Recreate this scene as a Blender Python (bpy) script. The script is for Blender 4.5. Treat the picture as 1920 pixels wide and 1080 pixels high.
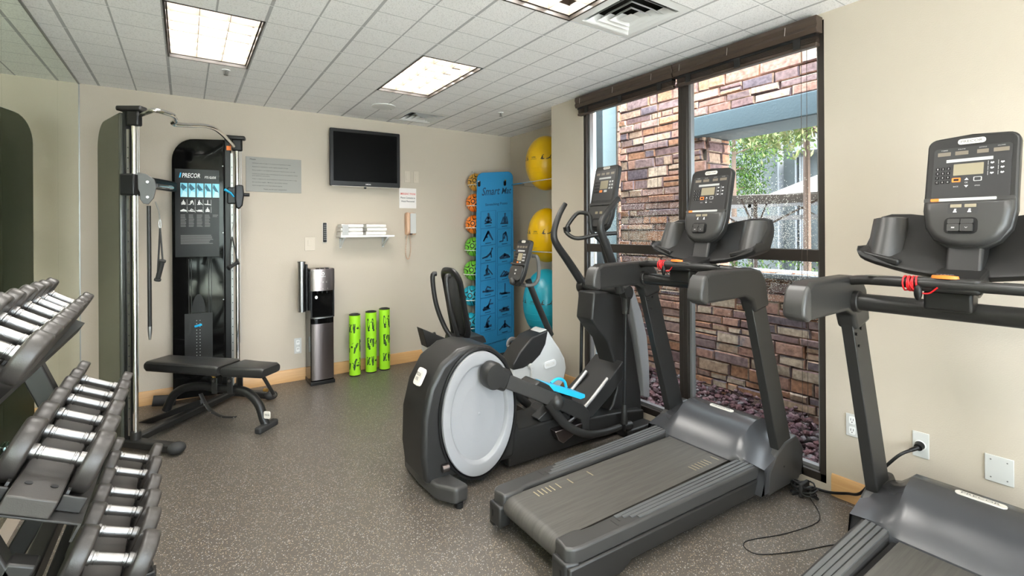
import bpy, bmesh, math, random
from mathutils import Vector, Matrix
random.seed(7)
for o in list(bpy.data.objects): bpy.data.objects.remove(o, do_unlink=True)
SC = bpy.context.scene; COL = SC.collection

# ------------------------------------------------------------ camera, world, light, exposure
F = 906.65; HY = 433.3; HC = 1.5
YAW = math.radians(34.08); ROLL = math.radians(-.331)
cd = bpy.data.cameras.new('camera'); cam = bpy.data.objects.new('camera', cd); COL.objects.link(cam)
cd.sensor_width = 36; cd.lens = 36 * F / 1920; cd.shift_y = (HY - 540) / 1920; cd.clip_start = .02
cam.location = (0, 0, HC)
cam.rotation_mode = 'QUATERNION'
cam.rotation_quaternion = (Matrix.Rotation(-YAW, 4, 'Z') @ Matrix.Rotation(math.pi / 2, 4, 'X') @ Matrix.Rotation(ROLL, 4, 'Z')).to_quaternion()
SC.camera = cam
SC.view_settings.view_transform = 'Standard'; SC.view_settings.look = 'None'
SC.view_settings.gamma = 1; SC.view_settings.use_curve_mapping = False
SC.view_settings.exposure = 1.42
w = bpy.data.worlds.new('sky'); SC.world = w; w.use_nodes = True
bg = w.node_tree.nodes['Background']; bg.inputs[0].default_value = (.90, .95, 1, 1); bg.inputs[1].default_value = 6.2
sd = bpy.data.lights.new('sun', 'SUN'); so = bpy.data.objects.new('sun', sd); COL.objects.link(so)
sd.energy = 13.0; sd.angle = .3; sd.color = (1, .95, .86); so.rotation_euler = (math.radians(40), 0, 0)
TROFFER_W = 20; TROFFER_COL = (1, .97, .92)

H = 2.736; XL = -.716; YB = 5.2855; XR = 3.026; XN = 3.557; YC = 3.763; YN = -2.2
GX = 2.129; GY = 2.4136; GS = .2471

fw = (math.sin(YAW), math.cos(YAW)); rt = (math.cos(YAW), -math.sin(YAW))
def ray(u, v):
    du = u - 960; dv = v - HY; c = math.cos(ROLL); s = math.sin(ROLL)
    a = (du * c + dv * s) / F; b = -(-du * s + dv * c) / F
    return (fw[0] + rt[0] * a, fw[1] + rt[1] * a, b)
def onx(u, v, x):
    r = ray(u, v); t = x / r[0]; return Vector((x, r[1] * t, HC + r[2] * t))
def ony(u, v, y):
    r = ray(u, v); t = y / r[1]; return Vector((r[0] * t, y, HC + r[2] * t))
def onz(u, v, z):
    r = ray(u, v); t = (z - HC) / r[2]; return Vector((r[0] * t, r[1] * t, z))
def onpl(u, v, p, n):
    r = ray(u, v); t = (p[0] * n[0] + p[1] * n[1]) / (r[0] * n[0] + r[1] * n[1]); return Vector((r[0] * t, r[1] * t, HC + r[2] * t))

# ------------------------------------------------------------ materials
M = {}
def nt(m): return m.node_tree.nodes, m.node_tree.links
def mat(name, col, rough=.5, metal=0, spec=.5, bump=0, bscale=200, var=0, vscale=8, coat=0, trans=0, alpha=1):
    m = bpy.data.materials.new(name); m.use_nodes = True; N, L = nt(m); p = N['Principled BSDF']
    p.inputs['Base Color'].default_value = (*col, 1); p.inputs['Roughness'].default_value = rough
    p.inputs['Metallic'].default_value = metal; p.inputs['Specular IOR Level'].default_value = spec
    p.inputs['Coat Weight'].default_value = coat; p.inputs['Transmission Weight'].default_value = trans; p.inputs['Alpha'].default_value = alpha
    tc = N.new('ShaderNodeTexCoord')
    if bump:
        n = N.new('ShaderNodeTexNoise'); n.inputs['Scale'].default_value = bscale; n.inputs['Detail'].default_value = 2
        L.new(tc.outputs['Object'], n.inputs['Vector'])
        b = N.new('ShaderNodeBump'); b.inputs['Strength'].default_value = bump; b.inputs['Distance'].default_value = .003
        L.new(n.outputs[0], b.inputs['Height']); L.new(b.outputs[0], p.inputs['Normal'])
    if var:
        n = N.new('ShaderNodeTexNoise'); n.inputs['Scale'].default_value = vscale
        L.new(tc.outputs['Object'], n.inputs['Vector'])
        r = N.new('ShaderNodeValToRGB')
        r.color_ramp.elements[0].color = (*[max(0, c * (1 - var)) for c in col], 1); r.color_ramp.elements[1].color = (*[min(1, c * (1 + var)) for c in col], 1)
        r.color_ramp.elements[0].position = .3; r.color_ramp.elements[1].position = .7
        L.new(n.outputs[0], r.inputs[0]); L.new(r.outputs[0], p.inputs['Base Color'])
    M[name] = m; return m
def emis(name, col, s):
    m = mat(name, col); p = m.node_tree.nodes['Principled BSDF']
    p.inputs['Emission Color'].default_value = (*col, 1); p.inputs['Emission Strength'].default_value = s; return m
mat('wall', (.535, .472, .392), .85, bump=.25, bscale=160, spec=.2)
mat('black', (.010, .010, .0105), .34, spec=.3)
mat('black_satin', (.016, .0155, .015), .40, spec=.4)
mat('charcoal', (.020, .0195, .0188), .40, spec=.42)
mat('dark_grey', (.040, .0385, .037), .40)
mat('hood_grey', (.045, .046, .050), .27)
mat('mid_grey', (.16, .157, .153), .45)
mat('urethane', (.038, .034, .031), .38, bump=.1, bscale=300)
mat('disc_grey', (.27, .27, .282), .35)
mat('white_plastic', (.60, .60, .585), .35)
mat('white', (.85, .85, .84), .5)
mat('badge', (.72, .68, .62), .4)
mat('chrome', (.82, .80, .77), .12, 1)
mat('brushed', (.30, .295, .29), .34, 1, bump=.2, bscale=500)
mat('steel_dark', (.24, .205, .20), .28, 1)
mat('gloss_black', (.004, .004, .004), .07, spec=.22)
mat('smoke_shell', (.06, .063, .05), .2, coat=.2)
mat('leather', (.02, .02, .02), .38, bump=.5, bscale=250)
mat('rubber', (.02, .02, .02), .7)
mat('blue_plastic', (.02, .42, .72), .35)
mat('blue_mat', (.02, .24, .50), .6, bump=.3, bscale=400, var=.06, vscale=300)
mat('blue_mat_edge', (.005, .06, .17), .6)
mat('mat_ink', (.015, .06, .13), .7)
mat('lime', (.36, .78, .02), .45)
mat('lime_ink', (.02, .06, .015), .6)
mat('lime_text', (.22, .5, .02), .6)
mat('yellow_ball', (.82, .48, .0), .3, bump=.3, bscale=90)
mat('blue_ball', (.01, .32, .44), .28, bump=.3, bscale=90)
mat('ball_orange', (.95, .24, .02), .45); mat('ball_amber', (.72, .38, .06), .45); mat('ball_green', (.16, .55, .04), .45); mat('ball_blue', (.01, .36, .50), .45)
mat('orange', (.95, .22, .03), .5)
mat('red', (.7, .01, .015), .5)
mat('lcd', (.30, .26, .18), .25); mat('led', (.20, .17, .13), .3); mat('display', (.035, .034, .035), .3)
mat('label_grey', (.45, .45, .44), .5)
mat('phone_tan', (.66, .42, .28), .4)
mat('sign_grey', (.30, .29, .265), .5)
mat('ink', (.05, .05, .05), .7); mat('ink_red', (.7, .06, .05), .7); mat('paper', (.82, .78, .76), .8)
mat('brown_blind', (.055, .036, .026), .45)
mat('bronze', (.030, .024, .020), .4)
mat('frame_grey', (.30, .30, .30), .4, .5)
mat('towel', (.85, .82, .78), .95, bump=.8, bscale=300)
mat('teal_paint', (.085, .125, .145), .7, bump=.5, bscale=60)
mat('bark', (.07, .045, .032), .9)
mat('umbrella_cream', (.15, .137, .127), .8); mat('umbrella_brown', (.035, .021, .014), .8)
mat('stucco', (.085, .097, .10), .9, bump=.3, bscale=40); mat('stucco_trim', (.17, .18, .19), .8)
mat('added_bounce_ground', (.80, .78, .74), .9, bump=.4, bscale=50)
mat('window_dark', (.02, .025, .03), .1)
mat('brass', (.75, .45, .12), .3, .9)
mat('velvet', (.30, .26, .2), .8)
mat('photo_blue', (.25, .68, .82), .5); mat('photo_dark', (.03, .12, .18), .5); mat('photo_pale', (.55, .85, .92), .5)
mat('duct_dark', (.02, .02, .02), .7)
mat('ceil_white', (.80, .80, .80), .6); mat('louver', (.19, .155, .12), .5); mat('rib_grey', (.085, .087, .088), .3)
mat('grout', (.10, .085, .07), .95)
emis('sleep_led', (.5, .8, 1), .3)

# wood baseboard
m = mat('wood', (.62, .36, .15), .4); N, L = nt(m); tc = N.new('ShaderNodeTexCoord'); mp = N.new('ShaderNodeMapping'); mp.inputs['Scale'].default_value = (2, 2, 40)
ns = N.new('ShaderNodeTexNoise'); ns.inputs['Scale'].default_value = 2; ns.inputs['Detail'].default_value = 5
rp = N.new('ShaderNodeValToRGB'); rp.color_ramp.elements[0].color = (.50, .27, .105, 1); rp.color_ramp.elements[1].color = (.68, .42, .19, 1)
L.new(tc.outputs['Object'], mp.inputs[0]); L.new(mp.outputs[0], ns.inputs['Vector']); L.new(ns.outputs[0], rp.inputs[0]); L.new(rp.outputs[0], N['Principled BSDF'].inputs['Base Color'])

# rubber floor with flecks
m = mat('floor', (.06, .055, .05), .36, spec=.5); N, L = nt(m); p = N['Principled BSDF']; tc = N.new('ShaderNodeTexCoord')
def flecks(scale, thr, seedoff):
    v = N.new('ShaderNodeTexVoronoi'); v.inputs['Scale'].default_value = scale
    mp = N.new('ShaderNodeMapping'); mp.inputs['Location'].default_value = (seedoff, seedoff, 0); L.new(tc.outputs['Object'], mp.inputs[0]); L.new(mp.outputs[0], v.inputs['Vector'])
    sep = N.new('ShaderNodeSeparateColor'); L.new(v.outputs['Color'], sep.inputs[0])
    a = N.new('ShaderNodeMath'); a.operation = 'GREATER_THAN'; a.inputs[1].default_value = thr; L.new(sep.outputs[0], a.inputs[0])
    b = N.new('ShaderNodeMath'); b.operation = 'LESS_THAN'; b.inputs[1].default_value = .42 ; L.new(v.outputs['Distance'], b.inputs[0])
    c = N.new('ShaderNodeMath'); c.operation = 'MULTIPLY'; L.new(a.outputs[0], c.inputs[0]); L.new(b.outputs[0], c.inputs[1]); return c
f1 = flecks(190, .80, 0); f2 = flecks(150, .86, 7.3)
n = N.new('ShaderNodeTexNoise'); n.inputs['Scale'].default_value = 400; L.new(tc.outputs['Object'], n.inputs['Vector'])
r = N.new('ShaderNodeValToRGB'); r.color_ramp.elements[0].color = (.045, .039, .033, 1); r.color_ramp.elements[1].color = (.120, .104, .088, 1); r.color_ramp.elements[0].position = .35; r.color_ramp.elements[1].position = .65
L.new(n.outputs[0], r.inputs[0])
m1 = N.new('ShaderNodeMixRGB'); L.new(f1.outputs[0], m1.inputs[0]); L.new(r.outputs[0], m1.inputs[1]); m1.inputs[2].default_value = (.30, .24, .17, 1)
m2 = N.new('ShaderNodeMixRGB'); L.new(f2.outputs[0], m2.inputs[0]); L.new(m1.outputs[0], m2.inputs[1]); m2.inputs[2].default_value = (.30, .30, .29, 1)
L.new(m2.outputs[0], p.inputs['Base Color'])
b = N.new('ShaderNodeBump'); b.inputs['Strength'].default_value = .3; b.inputs['Distance'].default_value = .002; L.new(n.outputs[0], b.inputs['Height']); L.new(b.outputs[0], p.inputs['Normal'])

# acoustic ceiling: scored tiles
m = mat('ceiling', (.74, .75, .77), .9, spec=.1); N, L = nt(m); p = N['Principled BSDF']; tc = N.new('ShaderNodeTexCoord'); sx = N.new('ShaderNodeSeparateXYZ'); L.new(tc.outputs['Object'], sx.inputs[0])
def mathn(op, a, b=None):
    k = N.new('ShaderNodeMath'); k.operation = op
    for i, q in enumerate((a, b)):
        if q is None: continue
        if isinstance(q, (int, float)): k.inputs[i].default_value = q
        else: L.new(q, k.inputs[i])
    return k.outputs[0]
def line(out, off, per, hw):      # 1 within hw of a multiple of per
    t = mathn('SUBTRACT', out, off - per * 100); t = mathn('DIVIDE', t, per); t = mathn('FRACT', t); t = mathn('SUBTRACT', t, .5); t = mathn('ABSOLUTE', t)
    return mathn('GREATER_THAN', t, .5 - hw / per)
ly = line(sx.outputs[0], GX, GS, .005); ly2 = line(sx.outputs[0], GX - GS, 2 * GS, .009)
lx = line(sx.outputs[1], GY, GS, .003); lx2 = line(sx.outputs[1], GY + .008, 2 * GS, .003)
n = N.new('ShaderNodeTexNoise'); n.inputs['Scale'].default_value = 130; n.inputs['Detail'].default_value = 3; L.new(tc.outputs['Object'], n.inputs['Vector'])
r = N.new('ShaderNodeValToRGB'); r.color_ramp.elements[0].color = (.78, .77, .78, 1); r.color_ramp.elements[1].color = (.94, .93, .94, 1); r.color_ramp.elements[0].position = .36; r.color_ramp.elements[1].position = .47
L.new(n.outputs[0], r.inputs[0])
col = r.outputs[0]
for fac, c in ((lx, (.58, .58, .60, 1)), (ly, (.50, .50, .52, 1)), (ly2, (.50, .50, .52, 1)), (lx2, (.95, .95, .96, 1))):
    k = N.new('ShaderNodeMixRGB'); L.new(fac, k.inputs[0]); L.new(col, k.inputs[1]); k.inputs[2].default_value = c; col = k.outputs[0]
L.new(col, p.inputs['Base Color'])
hgt = mathn('SUBTRACT', n.outputs[0], mathn('MULTIPLY', mathn('MAXIMUM', ly, lx), 1.5))
b = N.new('ShaderNodeBump'); b.inputs['Strength'].default_value = .5; b.inputs['Distance'].default_value = .004; b.invert = True; L.new(hgt, b.inputs['Height']); L.new(b.outputs[0], p.inputs['Normal'])

# mirror
m = mat('mirror', (.86, .93, .78), .0, 1)
# window glass: clear, faint reflection, dried water specks
m = bpy.data.materials.new('window_glass'); m.use_nodes = True; M['window_glass'] = m; N, L = nt(m); N.clear()
out = N.new('ShaderNodeOutputMaterial'); tr = N.new('ShaderNodeBsdfTransparent'); gl = N.new('ShaderNodeBsdfGlossy'); gl.inputs['Roughness'].default_value = .01
tr.inputs[0].default_value = (.93, .96, .97, 1)
mx = N.new('ShaderNodeMixShader'); mx.inputs[0].default_value = .02; L.new(tr.outputs[0], mx.inputs[1]); L.new(gl.outputs[0], mx.inputs[2])
df = N.new('ShaderNodeBsdfDiffuse'); df.inputs[0].default_value = (.95, .93, .88, 1)
tc = N.new('ShaderNodeTexCoord'); v = N.new('ShaderNodeTexVoronoi'); v.inputs['Scale'].default_value = 150; L.new(tc.outputs['Object'], v.inputs['Vector'])
n = N.new('ShaderNodeTexNoise'); n.inputs['Scale'].default_value = 1.6; n.inputs['Detail'].default_value = 3; L.new(tc.outputs['Object'], n.inputs['Vector'])
sep = N.new('ShaderNodeSeparateXYZ'); L.new(tc.outputs['Object'], sep.inputs[0])
def ss(out_, a, b_):
    k = N.new('ShaderNodeMapRange'); k.inputs['From Min'].default_value = a; k.inputs['From Max'].default_value = b_; L.new(out_, k.inputs[0]); return k.outputs[0]
zm = mathn('MULTIPLY', ss(sep.outputs[2], .75, 1.1), ss(sep.outputs[2], 1.85, 1.6)); ym = ss(sep.outputs[1], 2.2, 1.6)
dens = mathn('MULTIPLY', mathn('MULTIPLY', zm, ym), ss(n.outputs[0], .35, .6))
sc = N.new('ShaderNodeSeparateColor'); L.new(v.outputs['Color'], sc.inputs[0])
pick = mathn('GREATER_THAN', mathn('MULTIPLY', dens, .38), sc.outputs[0])
dot = mathn('LESS_THAN', v.outputs['Distance'], .38)
k = mathn('MULTIPLY', mathn('MULTIPLY', pick, dot), .75)
mx2 = N.new('ShaderNodeMixShader'); L.new(k, mx2.inputs[0]); L.new(mx.outputs[0], mx2.inputs[1]); L.new(df.outputs[0], mx2.inputs[2]); L.new(mx2.outputs[0], out.inputs[0])
# screen door / clear acrylic
m = bpy.data.materials.new('acrylic'); m.use_nodes = True; M['acrylic'] = m; N, L = nt(m); N.clear(); out = N.new('ShaderNodeOutputMaterial')
tr = N.new('ShaderNodeBsdfTransparent'); tr.inputs[0].default_value = (.8, .92, .9, 1); gl = N.new('ShaderNodeBsdfGlossy'); gl.inputs['Roughness'].default_value = .03; mx = N.new('ShaderNodeMixShader'); mx.inputs[0].default_value = .2
L.new(tr.outputs[0], mx.inputs[1]); L.new(gl.outputs[0], mx.inputs[2]); L.new(mx.outputs[0], out.inputs[0])
# island-random colour materials (each stone has its own colour)
def island(name, cols, rough=.9, bump=.6, bscale=30, bd=.01):
    m = mat(name, cols[0], rough, spec=.2); N, L = nt(m); p = N['Principled BSDF']; g = N.new('ShaderNodeNewGeometry'); r = N.new('ShaderNodeValToRGB'); r.color_ramp.interpolation = 'CONSTANT'
    e = r.color_ramp.elements; e[0].position = 0; e[0].color = (*cols[0], 1); e[1].position = 1 / len(cols); e[1].color = (*cols[1], 1)
    for i in range(2, len(cols)): q = e.new(i / len(cols)); q.color = (*cols[i], 1)
    L.new(g.outputs['Random Per Island'], r.inputs[0])
    tc = N.new('ShaderNodeTexCoord'); n = N.new('ShaderNodeTexNoise'); n.inputs['Scale'].default_value = bscale; n.inputs['Detail'].default_value = 5; L.new(tc.outputs['Object'], n.inputs['Vector'])
    mr = N.new('ShaderNodeMapRange'); mr.inputs['To Min'].default_value = .65; mr.inputs['To Max'].default_value = 1.35; mr.inputs['From Min'].default_value = .3; mr.inputs['From Max'].default_value = .7; L.new(n.outputs[0], mr.inputs[0])
    mm = N.new('ShaderNodeVectorMath'); mm.operation = 'MULTIPLY'; L.new(r.outputs[0], mm.inputs[0]); L.new(mr.outputs[0], mm.inputs[1]); L.new(mm.outputs[0], p.inputs['Base Color'])
    b = N.new('ShaderNodeBump'); b.inputs['Strength'].default_value = bump; b.inputs['Distance'].default_value = bd; L.new(n.outputs[0], b.inputs['Height']); L.new(b.outputs[0], p.inputs['Normal'])
island('stone', [(.36, .20, .15), (.21, .13, .125), (.43, .29, .21), (.17, .13, .145), (.40, .20, .12), (.31, .20, .17), (.46, .35, .27), (.23, .155, .15), (.34, .185, .145)])
island('stone_dim', [(.30, .20, .15), (.20, .15, .14), (.34, .26, .19), (.22, .19, .19), (.33, .21, .14), (.27, .21, .17)])
island('gravel', [(.16, .08, .085), (.11, .06, .065), (.22, .14, .15), (.08, .05, .055), (.20, .17, .18), (.14, .075, .09)], bscale=60)
island('leaf', [(.03, .075, .012), (.06, .12, .022), (.02, .05, .01), (.10, .15, .03)], rough=.7, bump=0)
island('leaf_pale', [(.10, .15, .04), (.16, .19, .07), (.07, .11, .035), (.19, .20, .09)], rough=.7, bump=0)
# belt: fine woven with brushed streaks
m = mat('belt', (.06, .056, .052), .5); N, L = nt(m); tc = N.new('ShaderNodeTexCoord'); mp = N.new('ShaderNodeMapping'); mp.inputs['Scale'].default_value = (1.5, 30, 1)
ns = N.new('ShaderNodeTexNoise'); ns.inputs['Scale'].default_value = 3; ns.inputs['Detail'].default_value = 6; rp = N.new('ShaderNodeValToRGB'); rp.color_ramp.elements[0].color = (.052, .048, .043, 1); rp.color_ramp.elements[1].color = (.075, .070, .062, 1); rp.color_ramp.elements[0].position = .35; rp.color_ramp.elements[1].position = .65
L.new(tc.outputs['Object'], mp.inputs[0]); L.new(mp.outputs[0], ns.inputs['Vector']); L.new(ns.outputs[0], rp.inputs[0]); L.new(rp.outputs[0], N['Principled BSDF'].inputs['Base Color'])
# mesh back fabric
mat('mesh_fabric', (.03, .03, .03), .6, bump=1, bscale=350)

# ------------------------------------------------------------ mesh helpers
def woff(p):
    o = Vector((0, 0, 0))
    while p is not None: o += p.location; p = p.parent
    return o
def tag(o, label=None, cat=None, group=None, kind=None):
    if label: o['label'] = label
    if cat: o['category'] = cat
    if group: o['group'] = group
    if kind: o['kind'] = kind
    return o
def thing(name, loc, label, cat, group=None):
    o = bpy.data.objects.new(name, None); o.empty_display_size = .1; COL.objects.link(o); o.location = loc; return tag(o, label, cat, group)
def catmull(pts, k=6):
    P = [Vector(p) for p in pts]; out = []
    for i in range(len(P) - 1):
        a = P[max(i - 1, 0)]; b = P[i]; c = P[i + 1]; d = P[min(i + 2, len(P) - 1)]
        for j in range(k):
            t = j / k; out.append(.5 * ((2 * b) + (c - a) * t + (2 * a - 5 * b + 4 * c - d) * t * t + (3 * b - a - 3 * c + d) * t ** 3))
    out.append(P[-1]); return out
def rrect(w, h, r, n=5, cx=0, cy=0):
    out = []
    for sx, sy, a0 in ((1, 1, 0), (-1, 1, 90), (-1, -1, 180), (1, -1, 270)):
        for i in range(n + 1):
            a = math.radians(a0 + 90 * i / n); out.append((cx + sx * (w / 2 - r) + r * math.cos(a), cy + sy * (h / 2 - r) + r * math.sin(a)))
    return out
class MB:
    def __init__(s): s.b = bmesh.new()
    def box(s, c, d, R=None):
        V = []
        for x in (-.5, .5):
            for y in (-.5, .5):
                for z in (-.5, .5):
                    q = Vector((x * d[0], y * d[1], z * d[2]))
                    if R is not None: q = R @ q
                    V.append(s.b.verts.new(q + Vector(c)))
        for f in ((0, 1, 3, 2), (4, 6, 7, 5), (0, 4, 5, 1), (2, 3, 7, 6), (0, 2, 6, 4), (1, 5, 7, 3)): s.b.faces.new([V[i] for i in f])
        return s
    def bb(s, x0, x1, y0, y1, z0, z1): return s.box(((x0 + x1) / 2, (y0 + y1) / 2, (z0 + z1) / 2), (abs(x1 - x0), abs(y1 - y0), abs(z1 - z0)))
    def beam(s, p0, p1, w, h, up=(0, 0, 1)):
        p0 = Vector(p0); p1 = Vector(p1); d = (p1 - p0); L_ = d.length; d.normalize(); up = Vector(up)
        if abs(d.dot(up)) > .99: up = Vector((0, 1, 0))
        sd_ = d.cross(up).normalized(); u2 = sd_.cross(d)
        R = Matrix((d, sd_, u2)).transposed()
        return s.box((p0 + p1) / 2, (L_, w, h), R)
    def ring(s, secs, caps=True, closed=False):
        rs = [[s.b.verts.new(Vector(p)) for p in sec] for sec in secs]; n = len(rs[0])
        m_ = len(rs) if closed else len(rs) - 1
        for i in range(m_):
            a = rs[i]; b_ = rs[(i + 1) % len(rs)]
            for j in range(n): s.b.faces.new((a[j], a[(j + 1) % n], b_[(j + 1) % n], b_[j]))
        if caps and not closed:
            s.b.faces.new(rs[0][::-1]); s.b.faces.new(rs[-1])
        return s
    def tube(s, pts, r, n=12, smooth=0, flat=1, closed=False):
        P = catmull(pts, smooth) if smooth else [Vector(p) for p in pts]
        secs = []; prev = None
        for i, p in enumerate(P):
            if closed: d = (P[(i + 1) % len(P)] - P[i - 1]).normalized()
            else: d = (P[min(i + 1, len(P) - 1)] - P[max(i - 1, 0)]).normalized()
            if prev is None:
                a = Vector((0, 0, 1)) if abs(d.z) < .9 else Vector((0, 1, 0)); prev = d.cross(a).normalized()
            prev = (prev - d * prev.dot(d)).normalized(); q = d.cross(prev)
            rr = r[min(i, len(r) - 1)] if isinstance(r, (list, tuple)) and len(r) == len(P) else (r if not isinstance(r, (list, tuple)) else r[0] + (r[1] - r[0]) * i / max(1, len(P) - 1))
            secs.append([p + prev * (rr * math.cos(2 * math.pi * j / n)) + q * (rr * flat * math.sin(2 * math.pi * j / n)) for j in range(n)])
        return s.ring(secs, closed=closed)
    def cyl(s, p0, p1, r, r1=None, n=24): return s.tube([p0, p1], [r, r if r1 is None else r1], n)
    def prism(s, poly, ax, a, b_):
        def P3(u, v, t): return {'x': (t, u, v), 'y': (u, t, v), 'z': (u, v, t)}[ax]
        return s.ring([[P3(u, v, a) for u, v in poly], [P3(u, v, b_) for u, v in poly]])
    def slab(s, poly, o, X, Y, Z, t0, t1):   # poly in a plane with axes X,Y through o, extruded along Z
        o = Vector(o); X = Vector(X); Y = Vector(Y); Z = Vector(Z)
        return s.ring([[o + X * u + Y * v + Z * t for u, v in poly] for t in (t0, t1)])
    def lathe(s, prof, c, ax='z', sc_=(1, 1), n=40):     # prof: (radius, t) ; sc_ scales the two radial axes
        secs = []
        for r_, t in prof:
            sec = []
            for j in range(n):
                a = 2 * math.pi * j / n; u = r_ * math.cos(a) * sc_[0]; v = r_ * math.sin(a) * sc_[1]
                q = {'z': (u, v, t), 'y': (u, t, v), 'x': (t, u, v)}[ax]; sec.append(Vector(c) + Vector(q))
            secs.append(sec)
        return s.ring(secs)
    def ball(s, c, rx, ry, rz, n=32, m_=20):
        c = Vector(c); T = s.b.verts.new(c + Vector((0, 0, rz))); B = s.b.verts.new(c - Vector((0, 0, rz))); rows = []
        for i in range(1, m_):
            t = math.pi * i / m_; rows.append([s.b.verts.new(c + Vector((rx * math.sin(t) * math.cos(2 * math.pi * j / n), ry * math.sin(t) * math.sin(2 * math.pi * j / n), rz * math.cos(t)))) for j in range(n)])
        for j in range(n):
            k = (j + 1) % n; s.b.faces.new((T, rows[0][j], rows[0][k])); s.b.faces.new((B, rows[-1][k], rows[-1][j]))
            for i in range(len(rows) - 1): s.b.faces.new((rows[i][j], rows[i + 1][j], rows[i + 1][k], rows[i][k]))
        return s
    def grid(s, f, nu, nv):
        V = [[s.b.verts.new(Vector(f(i / nu, j / nv))) for j in range(nv + 1)] for i in range(nu + 1)]
        for i in range(nu):
            for j in range(nv): s.b.faces.new((V[i][j], V[i + 1][j], V[i + 1][j + 1], V[i][j + 1]))
        return s
    def quad(s, *pts): s.b.faces.new([s.b.verts.new(Vector(p)) for p in pts]); return s
    def build(s, name, m, parent=None, bevel=0, seg=2, solid=0, ang=38, flat=False):
        b = s.b; o0 = woff(parent)
        bmesh.ops.recalc_face_normals(b, faces=b.faces)
        for v in b.verts: v.co -= o0
        b.normal_update()
        for f in b.faces: f.smooth = not flat
        if not flat:
            for e in b.edges:
                if len(e.link_faces) == 2 and e.calc_face_angle(0) > math.radians(ang): e.smooth = False
        me = bpy.data.meshes.new(name); b.to_mesh(me); b.free(); me.materials.append(M[m] if isinstance(m, str) else m)
        o = bpy.data.objects.new(name, me); COL.objects.link(o)
        if parent: o.parent = parent
        if solid: md = o.modifiers.new('s', 'SOLIDIFY'); md.thickness = solid; md.offset = 0
        if bevel: md = o.modifiers.new('b', 'BEVEL'); md.width = bevel; md.segments = seg; md.limit_method = 'ANGLE'; md.angle_limit = math.radians(35)
        return o
def rooted(mb, name, m, loc, label, cat, group=None, **k):     # one-mesh thing with its origin at loc
    e = bpy.data.objects.new('t', None); e.location = loc
    o0 = Vector(loc)
    for v in mb.b.verts: v.co -= o0
    bpy.data.objects.remove(e)
    o = mb.build(name, m, None, **k); o.location = loc; return tag(o, label, cat, group)
def struct(o): o['kind'] = 'structure'; return o
def text(name, body, c, X, Y, wd, ht, m, parent, shear=0, thick=.0006, space=1):
    cu = bpy.data.curves.new('t', 'FONT'); cu.body = body; cu.align_x = 'CENTER'; cu.align_y = 'CENTER'; cu.shear = shear; cu.space_character = space; cu.offset = .012; cu.resolution_u = 2
    to = bpy.data.objects.new('t', cu); COL.objects.link(to)
    me = bpy.data.meshes.new_from_object(to); bpy.data.objects.remove(to); bpy.data.curves.remove(cu)
    xs = [v.co.x for v in me.vertices]; ys = [v.co.y for v in me.vertices]
    if not xs: return None
    sx_ = wd / (max(xs) - min(xs)); sy_ = ht / (max(ys) - min(ys)) if ht else sx_
    mx_ = (max(xs) + min(xs)) / 2; my_ = (max(ys) + min(ys)) / 2
    X = Vector(X).normalized(); Y = Vector(Y).normalized(); Z = X.cross(Y); c = Vector(c) - woff(parent)
    for v in me.vertices: v.co = c + X * ((v.co.x - mx_) * sx_) + Y * ((v.co.y - my_) * sy_) + Z * thick
    me.name = name; me.materials.clear(); me.materials.append(M[m]); o = bpy.data.objects.new(name, me); COL.objects.link(o)
    if parent: o.parent = parent
    return o
PI = math.pi
# ============================================================ the room
T = .14
XO = XN + .04; YO = YC - .03
struct(MB().bb(XL - T, XR + T, YN, YB + T, -.1, 0).bb(XR + T, XO, YO, YB + T, -.1, 0).build('floor', 'floor', flat=True))
# ceiling with openings for the fittings
holes = [(GX - 9 * GS, GY + 3 * GS, 2, 4), (GX - 3 * GS, GY + 3 * GS, 2, 4), (GX - 3 * GS, GY - 5 * GS, 2, 4), (GX - 9 * GS, GY - 5 * GS, 2, 4), (GX - 3 * GS, GY - 13 * GS, 2, 4), (GX - 9 * GS, GY - 13 * GS, 2, 4), (GX - GS, GY - 3 * GS, 2, 2), (GX - GS, GY + 9 * GS, 2, 2)]
hs = [(a, a + n * GS, b, b + k * GS) for a, b, n, k in holes]
xs = sorted({XL - T, XR + .02, XO} | {h[0] for h in hs} | {h[1] for h in hs}); ys = sorted({YN, YC - .02, YB + T} | {h[2] for h in hs} | {h[3] for h in hs})
mb = MB()
for i in range(len(xs) - 1):
    for j in range(len(ys) - 1):
        cx = (xs[i] + xs[i + 1]) / 2; cy = (ys[j] + ys[j + 1]) / 2
        if any(h[0] < cx < h[1] and h[2] < cy < h[3] for h in hs): continue
        if cx > XR + .02 and cy < YC - .02: continue
        mb.bb(xs[i], xs[i + 1], ys[j], ys[j + 1], H, H + .03)
struct(mb.build('ceiling', 'ceiling', flat=True))
struct(MB().bb(XL - T, XR + T, YN, YB + T, H + .3, H + .4).bb(XR + T, XO, YO, YB + T, H + .3, H + .4).build('ceiling_slab', 'duct_dark', flat=True))
struct(MB().bb(XL - T, XL - .006, YN, YB + T, 0, H + .35).build('wall_left', 'wall', flat=True))
struct(MB().bb(XL - .006, XO, YB, YB + T, 0, H + .35).build('wall_back', 'wall', flat=True))
NX0, NX1, NZ0, NZ1 = -.5, 2.3, .06, 2.66  # unseen glazed opening behind the camera, added to let in light for the ceiling
struct(MB().bb(XL - .006, NX0, YN - T, YN, 0, H + .35).bb(NX1, XR + T, YN - T, YN, 0, H + .35).bb(NX0, NX1, YN - T, YN, 0, NZ0).bb(NX0, NX1, YN - T, YN, NZ1, H + .35).build('wall_near', 'wall', flat=True))
rw = bpy.data.objects.new('added_fill_window', None); COL.objects.link(rw); rw.location = (1.4, YN, NZ0); rw['kind'] = 'structure'
mb = MB()
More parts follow.
